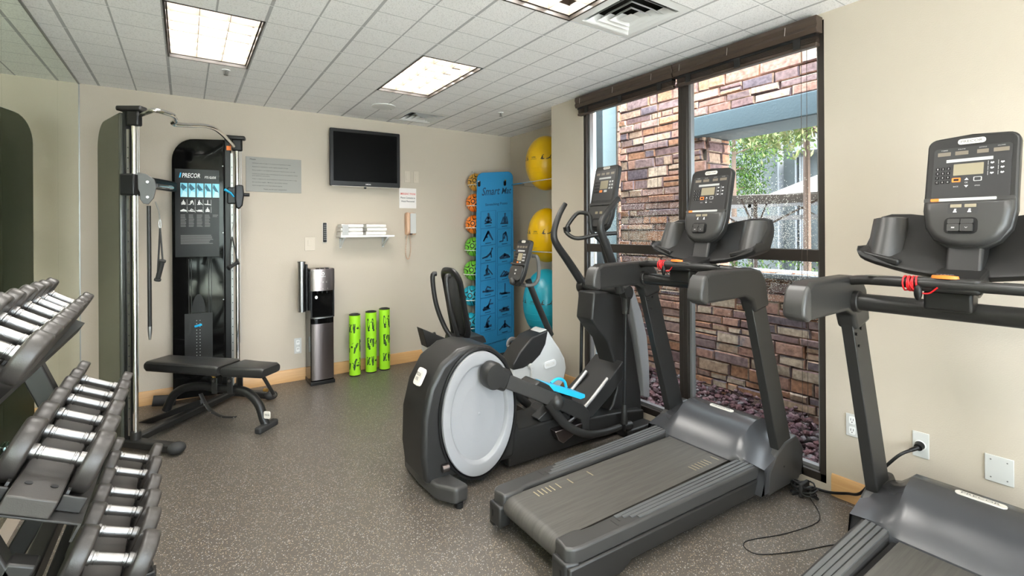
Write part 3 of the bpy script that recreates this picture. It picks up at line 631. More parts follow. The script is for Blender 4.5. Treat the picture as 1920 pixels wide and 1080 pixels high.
P = [
 dict(head=(0, .42), limbs=[[(0, .32, .1), (0, .1, .22), (0, -.1, .2)], [(-.1, .2), (-.28, -.1), (-.05, -.2)], [(.1, .2), (.28, -.1), (.05, -.2)], [(-.3, -.3), (0, -.22, .2), (.3, -.3)]]),
 dict(head=(.05, .45), limbs=[[(.05, .35), (.03, .05, .24), (.05, -.2, .3)], [(-.35, -.28), (.3, -.28, .2)], [(-.1, .2), (-.25, -.2)], [(.2, .2), (.3, -.25)]]),
 dict(head=(-.12, -.02), limbs=[[(-.42, -.3), (0, .38, .2), (.42, -.3)], [(-.42, -.3), (-.05, .3, .16)]]),
 dict(head=(-.02, -.05), limbs=[[(-.45, -.3), (-.15, -.28), (-.12, .25), (.1, .35, .2), (.25, 0), (.28, -.32)], [(.1, .3), (.0, 0)]]),
 dict(head=(.36, .36), limbs=[[(-.5, -.28), (-.1, -.2, .16), (.2, 0, .18), (.32, .25)], [(.25, .1), (.3, -.3)]]),
 dict(head=(.36, -.12), limbs=[[(-.4, -.2, .2), (0, -.02, .3), (.3, -.1, .2)], [(-.3, -.25), (.5, -.25)], [(.3, -.1), (.5, -.22)]]),
 dict(head=(-.05, .42), limbs=[[(-.05, .32), (-.12, .1, .22), (-.1, -.15, .24)], [(-.05, .25), (.15, .0), (.4, -.3)], [(-.35, -.28), (.1, -.22, .18)]]),
 dict(head=(.42, -.12), limbs=[[(.4, -.15), (.1, -.25, .2), (-.35, -.27)], [(-.4, -.27), (-.05, .12), (.25, -.2)], [(-.1, -.2), (.15, .05), (.35, -.1)]]),
 dict(head=(-.42, -.18), limbs=[[(-.35, -.2), (-.05, -.2, .22), (.5, -.25)], [(-.2, -.1), (-.05, .15), (.25, 0)]]),
 dict(head=(-.42, -.2), limbs=[[(-.35, -.22), (0, -.24, .2), (.5, -.3)], [(.02, -.2), (.03, .5)], [(-.3, -.28), (.2, -.28)]]),
 dict(head=(-.3, -.1), limbs=[[(-.4, -.25, .2), (0, -.1, .3), (.1, .1)], [(0, -.1), (.25, .45)], [(.1, .1), (.45, .1)], [(-.4, -.28), (.2, -.25)]]),
 dict(head=(-.45, -.12), limbs=[[(-.4, -.15), (-.1, -.08, .26), (.2, -.15, .2), (.42, -.2)], [(-.35, -.25), (.4, -.28)], [(.05, -.05), (.35, .02)]]),
 dict(head=(.08, .12), limbs=[[(0, .05), (-.02, -.1, .2), (0, -.3, .26)], [(-.1, 0), (.0, .3), (.25, .5)], [(-.3, -.25), (.3, -.25, .18)], [(-.2, -.2), (-.1, .05)]]),
 dict(head=(0, .32), limbs=[[(0, .22), (0, 0, .18), (0, -.15, .2)], [(0, -.12), (-.28, -.12), (-.5, -.28)], [(0, -.12), (.28, -.12), (.5, -.28)], [(0, .15), (-.28, -.1)], [(0, .15), (.28, -.1)]])]
def roller(x, y, zt, lab, ph):
    r = thing('foam_roller', (x, y, 0), lab, 'foam roller', 'lime green foam rollers against the back wall')
    R_ = .057; z0 = .012
    MB().lathe([(R_, z0), (R_, zt)], (x, y, 0), n=32).build('sleeve', 'lime', r)
    MB().lathe([(R_ * .96, .0), (R_ * 1.0, .006), (R_ * 1.0, z0)], (x, y, 0), n=32).build('core', 'black_satin', r)
    MB().lathe([(R_ * .99, zt), (R_ * .99, zt + .01), (R_ * .75, zt + .014), (R_ * .7, zt - .01)], (x, y, 0), n=32).build('end_ring', 'black_satin', r)
    for q, k in enumerate((0, 1, 2)):
        for j, a0 in enumerate((-130, -75, -15)):
            mb = MB(); a = math.radians(a0 + ph); po = P[(k * 3 + j + int(ph)) % 14]
            sub = MB(); figure(sub, po, (0, 0, 0), (0, 1, 0), (1, 0, 0), .13)
            for f_ in sub.b.faces:
                vs = []
                for v in f_.verts:
                    t = a + v.co.x / R_ * 1.0; vs.append((x + (R_ + .001) * math.cos(t), y + (R_ + .001) * math.sin(t), zt - .13 - k * .19 + v.co.y))
                mb.quad(*vs)
            sub.b.free(); mb.build('printed_figure', 'lime_ink', r)
    for k in range(3):
        mb = MB(); a = math.radians(-100 + ph)
        for s_ in range(5): mb.quad(*[(x + (R_ + .0012) * math.cos(a + q), y + (R_ + .0012) * math.sin(a + q), zt - .11 - k * .19 - s_ * .012 + w_) for q, w_ in ((0, 0), (.05, 0), (.05, .008), (0, .008))])
        mb.build('printed_caption', 'lime_text', r)
roller(1.468, 5.12, .63, 'leftmost of the three lime green foam rollers, next to the water dispenser', 0)
roller(1.648, 5.145, .64, 'middle of the three lime green foam rollers standing on end', 22)
roller(1.802, 5.16, .655, 'rightmost of the three lime green foam rollers standing on end', 50)
# ============================================================ treadmills
def copy_tree(o, parent=None):
    c = o.copy(); COL.objects.link(c); c.parent = parent
    for ch in o.children: copy_tree(ch, c)
    return c
def lerp(a, b, t): return a + (b - a) * t
def make_treadmill():
    yc = 1.79
    r = thing('treadmill', (2.1, yc, 0), 'grey treadmill facing the window, in the middle of the floor beside the elliptical', 'treadmill', 'treadmills facing the window')
    # outline of one side rail, seen from above: x along the machine, q = distance from its middle
    def rail(s):
        out_ = [(1.285, .225), (1.275, .27), (1.30, .298), (1.345, .306), (2.0, .328), (2.66, .352), (2.66, .235), (1.55, .218), (1.47, .218), (1.42, .212), (1.39, .195), (1.285, .195)]
        return [(x, yc + s * q) for x, q in out_]
    for s in (-1, 1):
        nm = 'foot_rail'
        o = MB().prism(rail(s), 'z', .135, .205).build(nm, 'dark_grey', r, bevel=.012, seg=3)
        for k in range(4):      # raised ribs on the rail
            mb = MB(); mb.beam((1.60 + .03 * k, yc + s * (.238 + .0195 * k), .2065), (2.64, yc + s * (.250 + .0245 * k), .2065), .0165, .006); mb.build('tread_rib', 'rib_grey', o)
        for k in range(2):
            MB().beam((1.60 - k * .03, yc + s * .245, .2055), (1.60 - k * .03, yc + s * (.27 + .02 * k), .2055), .006, .003).build('rib_arrow', 'dark_grey', o)
        mb = MB(); mb.prism([(1.272, .02 + .0), (1.272, .137), (2.68, .137), (2.68, .055), (1.62, .055), (1.56, .02)], 'y', yc + s * .272, yc + s * .312)
        # splay the side skirt with the rail
        for v in mb.b.verts: v.co.y += s * (v.co.x - 1.27) * .033
        mb.build('side_skirt', 'charcoal', r, bevel=.008)
        MB().prism([(1.262, yc + s * .20), (1.262, yc + s * .29), (1.33, yc + s * .312), (1.33, yc + s * .20)], 'z', .045, .15).build('end_cap', 'charcoal', r, bevel=.012, seg=3)
        MB().bb(1.2595, 1.262, yc + s * .262 - .004, yc + s * .262 + .004, .085, .115).build('cap_slot', 'black', r)
    # belt wraps the rear roller
    sec = []
    for i in range(9):
        a = math.radians(90 + 180 * i / 8); sec.append((1.335 + .05 * math.cos(a), .140 + .05 * math.sin(a)))
    sec += [(2.75, .09), (2.75, .19)]
    MB().prism(sec, 'y', yc - .198, yc + .198).build('running_belt', 'belt', r)
    MB().bb(1.40, 2.7, yc - .222, yc + .222, .06, .178).build('deck', 'black', r)
    # printed ticks on the belt
    for k, (x, l_) in enumerate([(1.44, .05), (1.465, .05), (1.49, .05), (1.515, .05), (1.54, .05), (1.58, .05), (1.66, .05), (1.80, .05)]):
        MB().bb(x, x + .007, yc + .115 - .0, yc + .165, .1903, .1908).build('belt_mark', 'lcd', r)
    for k in range(7):
        x = 2.30 + k * .028 + (.04 if k > 5 else 0); MB().bb(x, x + .006, yc - .165, yc - .115, .1903, .1908).build('belt_mark', 'lcd', r)
    # motor hood: lofted shell
    prof = [(2.545, .198, .198), (2.575, .235, .205), (2.64, .30, .225), (2.72, .355, .250), (2.79, .375, .268), (2.86, .372, .272), (2.93, .34, .262), (2.985, .26, .22), (3.005, .10, .10)]
    def hood(i, j):
        x, zc_, zs = prof[i]; q = -1 + 2 * j / 24; hw = .392
        if i == 0: x += .06 * max(0, abs(q) - .55) / .45
        if abs(q) < .58: z = zc_
        else:
            t = (abs(q) - .58) / .42; t2 = min(1, t / .38); z = lerp(zc_, lerp(zc_, zs, .62), t2 * t2 * (3 - 2 * t2)) if t < .38 else lerp(lerp(zc_, zs, .62), zs, (t - .38) / .62)
        if i == 8: x -= .03 * abs(q)
        return (x, yc + q * hw, z)
    mb = MB(); secs = []
    for i in range(len(prof)): secs.append([hood(i, j) for j in range(25)] + [(prof[i][0] if i else prof[0][0], yc + .392, .07), (prof[i][0], yc - .392, .07)])
    mb.ring(secs).build('motor_hood', 'hood_grey', r, ang=30)
    o = MB().slab(rrect(.16, .030, .0149), (2.80, yc, .3768), (0, 1, 0), (.99, 0, .12), (-.1, 0, 1), -.002, .0035).build('badge', 'badge', r, bevel=.001)
    text('lettering', 'PRECOR', (2.80, yc, .3815), (0, -1, 0), (1, 0, .1), .12, .014, 'mid_grey', o)
    for s in (-1, 1):
        yo = yc + s * .392
        MB().prism([(2.62, .05), (2.62, .17), (2.70, .255), (2.80, .30), (2.93, .31), (3.005, .22), (2.995, .12), (2.95, .05)], 'y', yo - s * .055, yo + s * .002).build('hood_side', 'dark_grey', r, bevel=.012, seg=3)
        MB().cyl((2.78, yo - s * .0, .17), (2.78, yo + s * .004, .17), .006, n=10).build('screw', 'black', r)
        # upright
        yu = yc + s * .362
        MB().prism([(2.735, .26), (2.885, .26), (2.60, 1.13), (2.465, 1.13)], 'y', yu - .024, yu + .024).build('upright', 'charcoal', r, bevel=.004)
        for (x, z) in ((2.51, 1.04), (2.555, 1.06), (2.535, .985)):
            MB().cyl((x, yu - s * .025, z), (x, yu - s * .031, z), .007, n=10).build('bolt', 'black', r)
        # armrest, a drooping L of soft plastic
        pl = [(2.02, 1.165), (2.016, 1.20), (2.035, 1.262), (2.09, 1.296), (2.47, 1.30), (2.545, 1.283), (2.59, 1.235), (2.625, 1.09), (2.49, 1.06), (2.46, 1.125), (2.40, 1.152), (2.06, 1.145)]
        MB().prism(pl, 'y', yu - .040, yu + .040).build('armrest', 'charcoal', r, bevel=.016, seg=4)
        MB().prism([(2.012, 1.162), (2.012, 1.20), (2.03, 1.262), (2.06, 1.288), (2.075, 1.25), (2.075, 1.145), (2.05, 1.143)], 'y', yu - .042, yu + .042).build('armrest_cap', 'dark_grey', r, bevel=.012, seg=3)
    # thick lower crossbar with collars, and the slim curved handlebar in front of it
    MB().cyl((2.46, yc - .33, 1.19), (2.46, yc + .33, 1.19), .036).build('crossbar', 'charcoal', r)
    for s in (-1, 1): MB().cyl((2.46, yc + s * .30, 1.19), (2.46, yc + s * .335, 1.19), .046).build('collar', 'charcoal', r, bevel=.004)
    MB().tube([(2.44, yc - .35, 1.275), (2.42, yc - .28, 1.288), (2.375, yc - .15, 1.294), (2.36, yc, 1.294), (2.375, yc + .15, 1.294), (2.42, yc + .28, 1.288), (2.44, yc + .35, 1.275)], .020, 12, 5).build('handlebar', 'charcoal', r)
    MB().slab(rrect(.20, .055, .02), (2.375, yc, 1.295), (0, 1, 0), (1, 0, 0), (0, 0, 1), -.028, .024).build('stop_housing', 'charcoal', r, bevel=.01, seg=3)
    MB().bb(2.385, 2.46, yc - .07, yc + .07, 1.195, 1.27).build('bridge', 'black_satin', r, bevel=.01)
    o = MB().lathe([(.038, 1.318), (.036, 1.328), (.0, 1.331)], (2.365, yc, 0), n=24, sc_=(.55, 1.05)).build('stop_button', 'orange', r)
    text('lettering', 'STOP', (2.362, yc, 1.3325), (0, -1, 0), (1, 0, 0), .05, .014, 'white', o)
    for s in (-1, 1): MB().slab(rrect(.11, .02, .009), (2.395, yc + s * .20, 1.309), (-.18 * s, 1, 0), (1, .1, 0), (0, 0, 1), 0, .004).build('pulse_grip', 'brushed', r)
    # safety lanyard, red cord wound round the bar with a black clip
    mb = MB(); pts = []
    for i in range(60):
        a = i * .62; pts.append((2.365 + .0265 * math.cos(a), yc + .115 - i * .0006 + .006 * math.sin(i * .3), 1.292 + .028 * math.sin(a)))
    mb.tube(pts, .0028, 6); mb.tube([(2.345, yc + .105, 1.31), (2.335, yc + .085, 1.275), (2.34, yc + .065, 1.262), (2.345, yc + .04, 1.262), (2.34, yc + .015, 1.285)], .0026, 6, 5)
    mb.build('lanyard', 'red', r)
    MB().ball((2.335, yc + .070, 1.262), .012, .013, .030, 16, 10).build('lanyard_clip', 'black', r)
    # storage wings each side of the console, with a bottle pocket
    def wing(s):
        prof = []     # (distance from middle, z of top edge, z of bottom edge, depth)
        rows = [(.03, 1.52, 1.305), (.10, 1.545, 1.312), (.17, 1.558, 1.322), (.22, 1.566, 1.335), (.29, 1.568, 1.356), (.33, 1.556, 1.372), (.348, 1.51, 1.385), (.354, 1.46, 1.405)]
        secs = []
        for q, zt, zb in rows:
            y = yc + s * q; d = .085 if q < .2 else .10
            secs.append([(2.74 + (zt - 1.4) * .35, y, zt), (2.715 + (zt - 1.4) * .35, y, zt), (2.66, y, lerp(zb, zt, .35)), (2.575 + .0, y, zb + .022), (2.565, y, zb + .004), (2.585, y, zb - .012), (2.73, y, zb)])
        MB().ring(secs).build('storage_wing', 'black_satin', r, bevel=.006, ang=50)
        # bottle pocket
        secs = []
        for i, t in enumerate([0, .2, .4, .6, .8, 1]):
            q = lerp(.215, .335, t); b_ = math.sin(PI * t)
            secs.append([(2.62 - .045 * b_, yc + s * q, lerp(1.352, 1.388, t)), (2.70 - .045 * b_, yc + s * q, 1.552 - .006 * (1 - b_)), (2.73, yc + s * q, 1.554 - .006 * (1 - b_)), (2.73, yc + s * q, lerp(1.352, 1.388, t))])
        MB().ring(secs).build('bottle_pocket', 'dark_grey', r, ang=60)
        MB().beam((2.58, yc + s * .20, 1.355), (2.60, yc + s * .345, 1.392), .035, .028).build('tray_lip', 'black_satin', r, bevel=.008)
        MB().cyl((2.580, yc + s * .315, 1.385), (2.576, yc + s * .315, 1.385), .006, n=10).build('screw', 'black', r)
    for s in (-1, 1): wing(s)
    MB().prism([(2.55, 1.27), (2.60, 1.42), (2.66, 1.47), (2.73, 1.46), (2.74, 1.33), (2.62, 1.25)], 'y', yc - .055, yc + .055).build('console_neck', 'black_satin', r, bevel=.012, seg=3)
    MB().prism([(2.47, 1.245), (2.36, 1.275), (2.38, 1.29), (2.60, 1.345), (2.66, 1.30)], 'y', yc - .075, yc + .075).build('neck_base', 'black_satin', r, bevel=.008)
    # console: leaning panel. U across (towards -y = right), V up the face
    o0 = Vector((2.665, yc, 1.65)); V = Vector((.24, 0, 1)).normalized(); U = Vector((0, -1, 0)); Nn = U.cross(V)    # Nn faces the runner
    if Nn.x > 0: Nn = -Nn
    top, bot = .232, -.245
    def outline(grow=0):
        pts = []
        hw = .139 + grow
        for a in range(0, 91, 18): pts.append((hw - .035 + .035 * math.cos(math.radians(a)), top + grow - .035 + .035 * math.sin(math.radians(a))))
        pts.append((0, top + grow + .008))
        pts += [(-x, y) for x, y in pts[:-1][::-1]]
        low = [(-hw, -.04), (-hw - .001, -.08), (-hw + .010, -.155), (-hw + .04, -.205), (-hw + .09, -.24), (0, bot)]
        pts += low + [(-x, y) for x, y in low[:-1][::-1]]
        return pts
    con = MB().slab(outline(), o0, U, V, Nn, -.035, .006).build('console', 'charcoal', r, bevel=.009, seg=3)
    hw = .139
    # lower bowl bulging towards the runner
    secs = []
    for t, dz in ((0, .0), (.4, .022), (.75, .034), (1, .036)):
        k = 1 - .22 * t * t
        secs.append([o0 + U * (x * k) + V * ((y + .125) * k - .125) + Nn * dz for x, y in [(-.134, -.045), (-.134, -.085), (-.125, -.15), (-.098, -.20), (-.05, -.228), (0, -.233), (.05, -.228), (.098, -.20), (.125, -.15), (.134, -.085), (.134, -.045)]])
    MB().ring(secs).build('lower_console', 'dark_grey', con, ang=50)
    def face(nm, x0, x1, y0, y1, m, d=.0075, rr=.004, par=None, th=.002):
        return MB().slab(rrect(x1 - x0, y1 - y0, min(rr, (x1 - x0) / 2.1, (y1 - y0) / 2.1), 3, (x0 + x1) / 2, (y0 + y1) / 2), o0, U, V, Nn, d - th, d).build(nm, m, par or con)
    face('display_panel', -.115, .118, -.032, .185, 'display', .0078, .012)
    bd = face('badge', -.042, .042, .196, .219, 'badge', .009, .010)
    text('lettering', 'PRECOR', o0 + V * .2075 + Nn * .0094, U, V, .066, .011, 'mid_grey', bd)
    for k, (a, b) in enumerate(((-.103, -.062), (-.048, -.008), (.018, .052), (.066, .110))):
        face('led_display', a, b, .152, .168, 'led', .0086, .001); text('lettering', ['TIME', 'PACE', 'DISTANCE', 'CALORIES'][k], o0 + U * ((a + b) / 2) + V * .176 + Nn * .0088, U, V, .022, .004, 'label_grey', con)
    face('profile_strip', -.074, .066, .122, .135, 'label_grey', .0086, .001)
    face('lcd_screen', -.050, .040, .065, .113, 'lcd', .0086, .002)
    for i in range(4):
        for j in range(3):
            x, y = -.106 + j * .017, .090 - i * .019; kb = face('key', x, x + .013, y, y + .013, 'black', .009, .003)
            text('lettering', ['1', '2', '3', '4', '5', '6', '7', '8', '9', 'C', '0', 'OK'][i * 3 + j], o0 + U * (x + .0065) + V * (y + .0065) + Nn * .0094, U, V, .004 if i < 3 or j == 1 else .006, .0065, 'label_grey', kb)
    pk = face('pause_key', -.053, -.026, .037, .055, 'orange', .009, .003); face('pause_key_center', -.0475, -.0315, .0415, .0505, 'black', .0095, .002, pk)
    face('ok_key', .012, .037, .037, .055, 'label_grey', .0088, .003); face('ok_key_center', .015, .034, .0395, .0525, 'display', .0092, .002)
    for x, y, s_ in ((-.008, .048, '\u25b2'), (-.008, .018, '\u25bc')):
        mb = MB(); sg = 1 if y > .03 else -1; mb.slab([(x - .006, y - .004 * sg), (x + .006, y - .004 * sg), (x, y + .005 * sg)], o0, U, V, Nn, .008, .009); mb.build('arrow_key', 'white', con)
    text('lettering', 'OK', o0 + U * -.008 + V * .033 + Nn * .009, U, V, .010, .007, 'label_grey', con)
    for a, s_ in ((-.048, 'BACK'), (.016, 'OPTIONS')): text('lettering', s_, o0 + U * (a + .009) + V * .018 + Nn * .009, U, V, .016, .005, 'label_grey', con)
    for i in range(3):
        for j in range(2):
            x, y = .052 + j * .029, .100 - i * .021; MB().slab([(x, y), (x + .0012, y), (x + .0012, y + .017), (x, y + .017)], o0, U, V, Nn, .008, .0088).build('key_divider', 'label_grey', con)
            MB().slab([(x + .007, y + .007), (x + .012, y + .004), (x + .018, y + .008), (x + .016, y + .012), (x + .0125, y + .010), (x + .009, y + .0125)], o0, U, V, Nn, .008, .0088).build('key_symbol', 'white', con)
    face('reading_rack', -.134, .134, -.050, -.032, 'dark_grey', .022, .004, con, .016)
    face('rack_strip', -.112, .085, -.046, -.034, 'label_grey', .0228, .003); face('rack_mark', -.112, -.085, -.046, -.034, 'orange', .0232, .003)
    q = .0362
    face('speed_panel', -.052, .038, -.103, -.061, 'display', q, .003)
    for a in (-.045, -.002): face('led_display', a, a + .034, -.077, -.064, 'lcd', q + .0006, .001)
    for a in (-.030, .013): MB().slab([(a - .006, -.097), (a + .006, -.097), (a + .003, -.09), (a + .004, -.083), (a - .002, -.083), (a - .003, -.09)], o0, U, V, Nn, q, q + .0006).build('symbol', 'white', con)
    face('switch_recess', -.060, .040, -.185, -.118, 'black', q + .001, .018)
    for j, (a, b) in enumerate(((-.048, -.011), (-.009, .028))):
        for y0, y1, d in ((-.145, -.126, .010), (-.176, -.147, .014)):
            sw = face('toggle', a, b, y0, y1, 'dark_grey', q + d, .004, con, .010)
        text('lettering', ['\u2014', 'v'][j], o0 + U * ((a + b) / 2) + V * -.162 + Nn * (q + .0145), U, V, .010, .005, 'label_grey', sw)
    face('usb_port', -.040, .034, -.262, -.243, 'black', .004, .004, con, .03)
    text('lettering', 'USB', o0 + U * -.01 + V * -.252 + Nn * .005, U, V, .018, .006, 'label_grey', con)
    return r
tread = make_treadmill()
t2 = copy_tree(tread); t2.location = (2.1 - .075, 1.79 - 1.215, 0)
t2['label'] = 'grey treadmill cut by the right edge of the picture, facing the blank beige wall'
# ============================================================ cross trainer (elliptical)
def console_small(par, o0, lean, hw, top, bot, split, style):
    V = Vector((lean, 0, 1)).normalized(); U = Vector((0, -1, 0)); Nn = U.cross(V)
    if Nn.x > 0: Nn = -Nn
    rr = .03; pts = []
    for a in range(0, 91, 18): pts.append((hw - rr + rr * math.cos(math.radians(a)), top - rr + rr * math.sin(math.radians(a))))
    pts += [(-x, y) for x, y in pts[::-1]]
    low = [(-hw, split), (-hw * .97, bot * .55), (-hw * .78, bot * .86), (-hw * .4, bot), (hw * .4, bot), (hw * .78, bot * .86), (hw * .97, bot * .55), (hw, split)]
    con = MB().slab(pts + low, o0, U, V, Nn, -.035, .006).build('console', 'charcoal', par, bevel=.008, seg=3)
    def face(nm, x0, x1, y0, y1, m, d=.0075, r_=.003, p=None, th=.002):
        return MB().slab(rrect(x1 - x0, y1 - y0, min(r_, abs(x1 - x0) / 2.1, (y1 - y0) / 2.1), 3, (x0 + x1) / 2, (y0 + y1) / 2), o0, U, V, Nn, d - th, d).build(nm, m, p or con)
    H2 = top - split
    bd = face('badge', -hw * .28, hw * .28, top - .028, top - .008, 'badge', .0085, .009)
    text('lettering', 'PRECOR', o0 + V * (top - .018) + Nn * .009, U, V, hw * .42, .009, 'mid_grey', bd)
    face('display_panel', -hw * .84, hw * .84, split + .04, top - .035, 'display', .0078, .01)
    y = top - .075
    for k in range(4): face('led_display', -hw * .76 + k * hw * .40, -hw * .76 + k * hw * .40 + hw * .28, y, y + .018, 'led', .0088, .001)
    face('profile_strip', -hw * .5, hw * .5, y - .034, y - .020, 'label_grey', .0088, .001)
    face('lcd_screen', -hw * .32, hw * .32, y - .115, y - .048, 'lcd', .0088, .002)
    for i in range(4):
        for j in range(3): face('key', -hw * .78 + j * hw * .14, -hw * .78 + j * hw * .14 + hw * .10, y - .068 - i * .026, y - .052 - i * .026, 'black', .009, .002)
    for i in range(3):
        for j in range(2): face('program_key', hw * .42 + j * hw * .2, hw * .42 + j * hw * .2 + hw * .12, y - .066 - i * .026, y - .052 - i * .026, 'label_grey', .0088, .002)
    face('pause_key', -hw * .32, -hw * .08, y - .142, y - .124, 'orange', .009, .002); face('ok_key', hw * .06, hw * .3, y - .142, y - .124, 'label_grey', .009, .002)
    face('reading_rack', -hw * .97, hw * .97, split, split + .016, 'dark_grey', .024, .004, con, .018)
    lw = face('lower_console', -hw * .90, hw * .90, bot * .80, split - .008, 'dark_grey', .020, .03, con, .016)
    if style == 'elliptical':
        for a in (-.3, .08): face('led_display', hw * a, hw * (a + .22), split - .07, split - .05, 'lcd', .0205, .001)
        face('switch_recess', -hw * .42, hw * .42, split - .185, split - .105, 'black', .021, .014); face('toggle', -hw * .3, hw * .3, split - .17, split - .12, 'dark_grey', .030, .006, con, .01)
    else:
        face('symbol', -hw * .12, hw * .12, split - .055, split - .040, 'label_grey', .0205, .001); face('symbol', -hw * .08, hw * .08, split - .085, split - .072, 'label_grey', .0205, .001)
        MB().ball(o0 + V * (split - .15) + Nn * .03, .02, .03, .032, 18, 12).build('resistance_knob', 'dark_grey', con)
    return con
yn, yf, ycn = 2.42, 2.88, 2.65
r = thing('elliptical_trainer', (2.0, ycn, 0), 'grey elliptical cross trainer with a big pale disc cover and blue footplates', 'elliptical')
def Q(y, *pp): return [ony(u, v, y) for u, v in pp]
def Q2(y, *pp): return [(p.x, p.z) for p in Q(y, *pp)]
# rear housing
hp = [(1.10, .085), (1.078, .25), (1.085, .46), (1.125, .62), (1.20, .745), (1.31, .815), (1.42, .828), (1.54, .80), (1.64, .72), (1.70, .60), (1.725, .45), (1.725, .30), (1.70, .085)]
MB().prism(hp, 'y', 2.49, 2.81).build('rear_housing', 'black_satin', r, bevel=.03, seg=5, ang=50)
MB().prism([(1.66, .085), (1.66, .33), (1.72, .315), (1.74, .25), (2.02, .25), (2.06, .285), (2.12, .285), (2.2, .20), (2.70, .16), (2.9, .13), (2.9, .035), (1.66, .03)], 'y', 2.50, 2.78).build('base_frame', 'black_satin', r, bevel=.012, seg=3)
cd_ = (1.435, 0, .425)
MB().lathe([(1.0, 2.496), (1.0, 2.478), (.985, 2.474), (.96, 2.474), (.95, 2.49)], (cd_[0], 0, cd_[2]), 'y', sc_=(.262, .388), n=64).build('disc_rim', 'black', r)
dc = MB().lathe([(.985, 2.486), (.985, 2.474), (.97, 2.466), (.80, 2.462), (.775, 2.466), (.74, 2.486), (.70, 2.490), (.0, 2.478)], (cd_[0], 0, cd_[2]), 'y', sc_=(.247, .372), n=72).build('disc_cover', 'disc_grey', r)
MB().lathe([(.010, 2.476), (.008, 2.4745), (0, 2.4745)], (cd_[0], 0, cd_[2]), 'y', n=14).build('disc_center', 'disc_grey', dc)
# badge on the shoulder of the housing
a0 = Vector((1.150, 2.47, .63)); 
bo = MB().slab(rrect(.085, .10, .022), (1.118, 2.60, .665), (.0, -1, 0), (.45, 0, .89), (-.89, 0, .45), -.004, .012).build('badge', 'badge', r, bevel=.002)
text('lettering', 'PRECOR', Vector((1.118, 2.60, .680)) + Vector((-.89, 0, .45)) * .013, (0, -1, 0), (.45, 0, .89), .066, .018, 'dark_grey', bo)
text('lettering', 'EFX', Vector((1.108, 2.60, .655)) + Vector((-.89, 0, .45)) * .013, (0, -1, 0), (.45, 0, .89), .03, .016, 'dark_grey', bo)
# rear foot with rounded ends
MB().prism([(1.20, 2.325), (1.285, 2.335), (1.27, 2.42), (1.255, 2.50), (1.255, 2.80), (1.27, 2.88), (1.285, 2.965), (1.20, 2.975), (1.13, 2.88), (1.12, 2.65), (1.13, 2.43)], 'z', .025, .115).build('rear_foot', 'dark_grey', r, bevel=.018, seg=4)
for y in (2.345, 2.955): MB().cyl((1.23, y, 0), (1.23, y, .03), .022, n=14).build('leveling_foot', 'black', r)
MB().cyl((1.19, 2.475, .165), (1.23, 2.475, .165), .022, n=16).build('latch', 'steel_dark', r)
MB().bb(2.62, 2.90, 2.40, 2.90, .0, .065).build('front_foot', 'charcoal', r, bevel=.014, seg=3)
# tower: a tall C curved shell with a pale front cover
tp = Q2(2.56, (1180, 792), (1205, 780), (1203, 735), (1196, 690), (1188, 640), (1178, 590), (1165, 548), (1115, 548), (1110, 600), (1118, 612), (1140, 640), (1152, 680), (1158, 730), (1150, 760), (1125, 800))
MB().prism(tp, 'y', 2.565, 2.735).build('tower', 'charcoal', r, bevel=.014, seg=3, ang=50)
fc = Q2(2.60, (1208, 742), (1207, 680), (1203, 630), (1193, 585), (1178, 540), (1170, 545), (1180, 600), (1188, 650), (1194, 700), (1196, 740))
MB().prism(fc, 'y', 2.545, 2.755).build('tower_cover', 'disc_grey', r, bevel=.006)
MB().bb(2.545, 2.56, 2.60, 2.69, .86, 1.0).build('bottle_recess', 'black', r, bevel=.004)
# ramp with chromed rails
for y in (2.50, 2.72):
    pts = [ony(u, v, 2.47) for u, v in ((1062, 800), (1085, 782), (1112, 755), (1145, 712))]
    pts = [Vector((p.x, y, p.z)) for p in pts]
    MB().tube(pts, .016, 12, 4).build('ramp_rail', 'brushed', r)
secs = []
for u, v in ((1060, 770), (1090, 745), (1120, 712), (1150, 672)):
    p = ony(u, v, 2.60); secs.append([(p.x, 2.50, p.z), (p.x, 2.79, p.z), (p.x + .03, 2.79, p.z - .10), (p.x + .03, 2.50, p.z - .10)])
MB().ring(secs).build('ramp_cover', 'charcoal', r, bevel=.006)
MB().prism([(1.98, .20), (2.01, .135), (2.05, .105), (2.12, .13), (2.20, .17), (2.22, .20)], 'y', 2.44, 2.52).build('ramp_lip', 'steel_dark', r, bevel=.006)
MB().prism([(1.90, .27), (2.12, .385), (2.20, .37), (2.18, .21), (1.98, .20)], 'y', 2.52, 2.60).build('ramp_wedge', 'charcoal', r, bevel=.006)
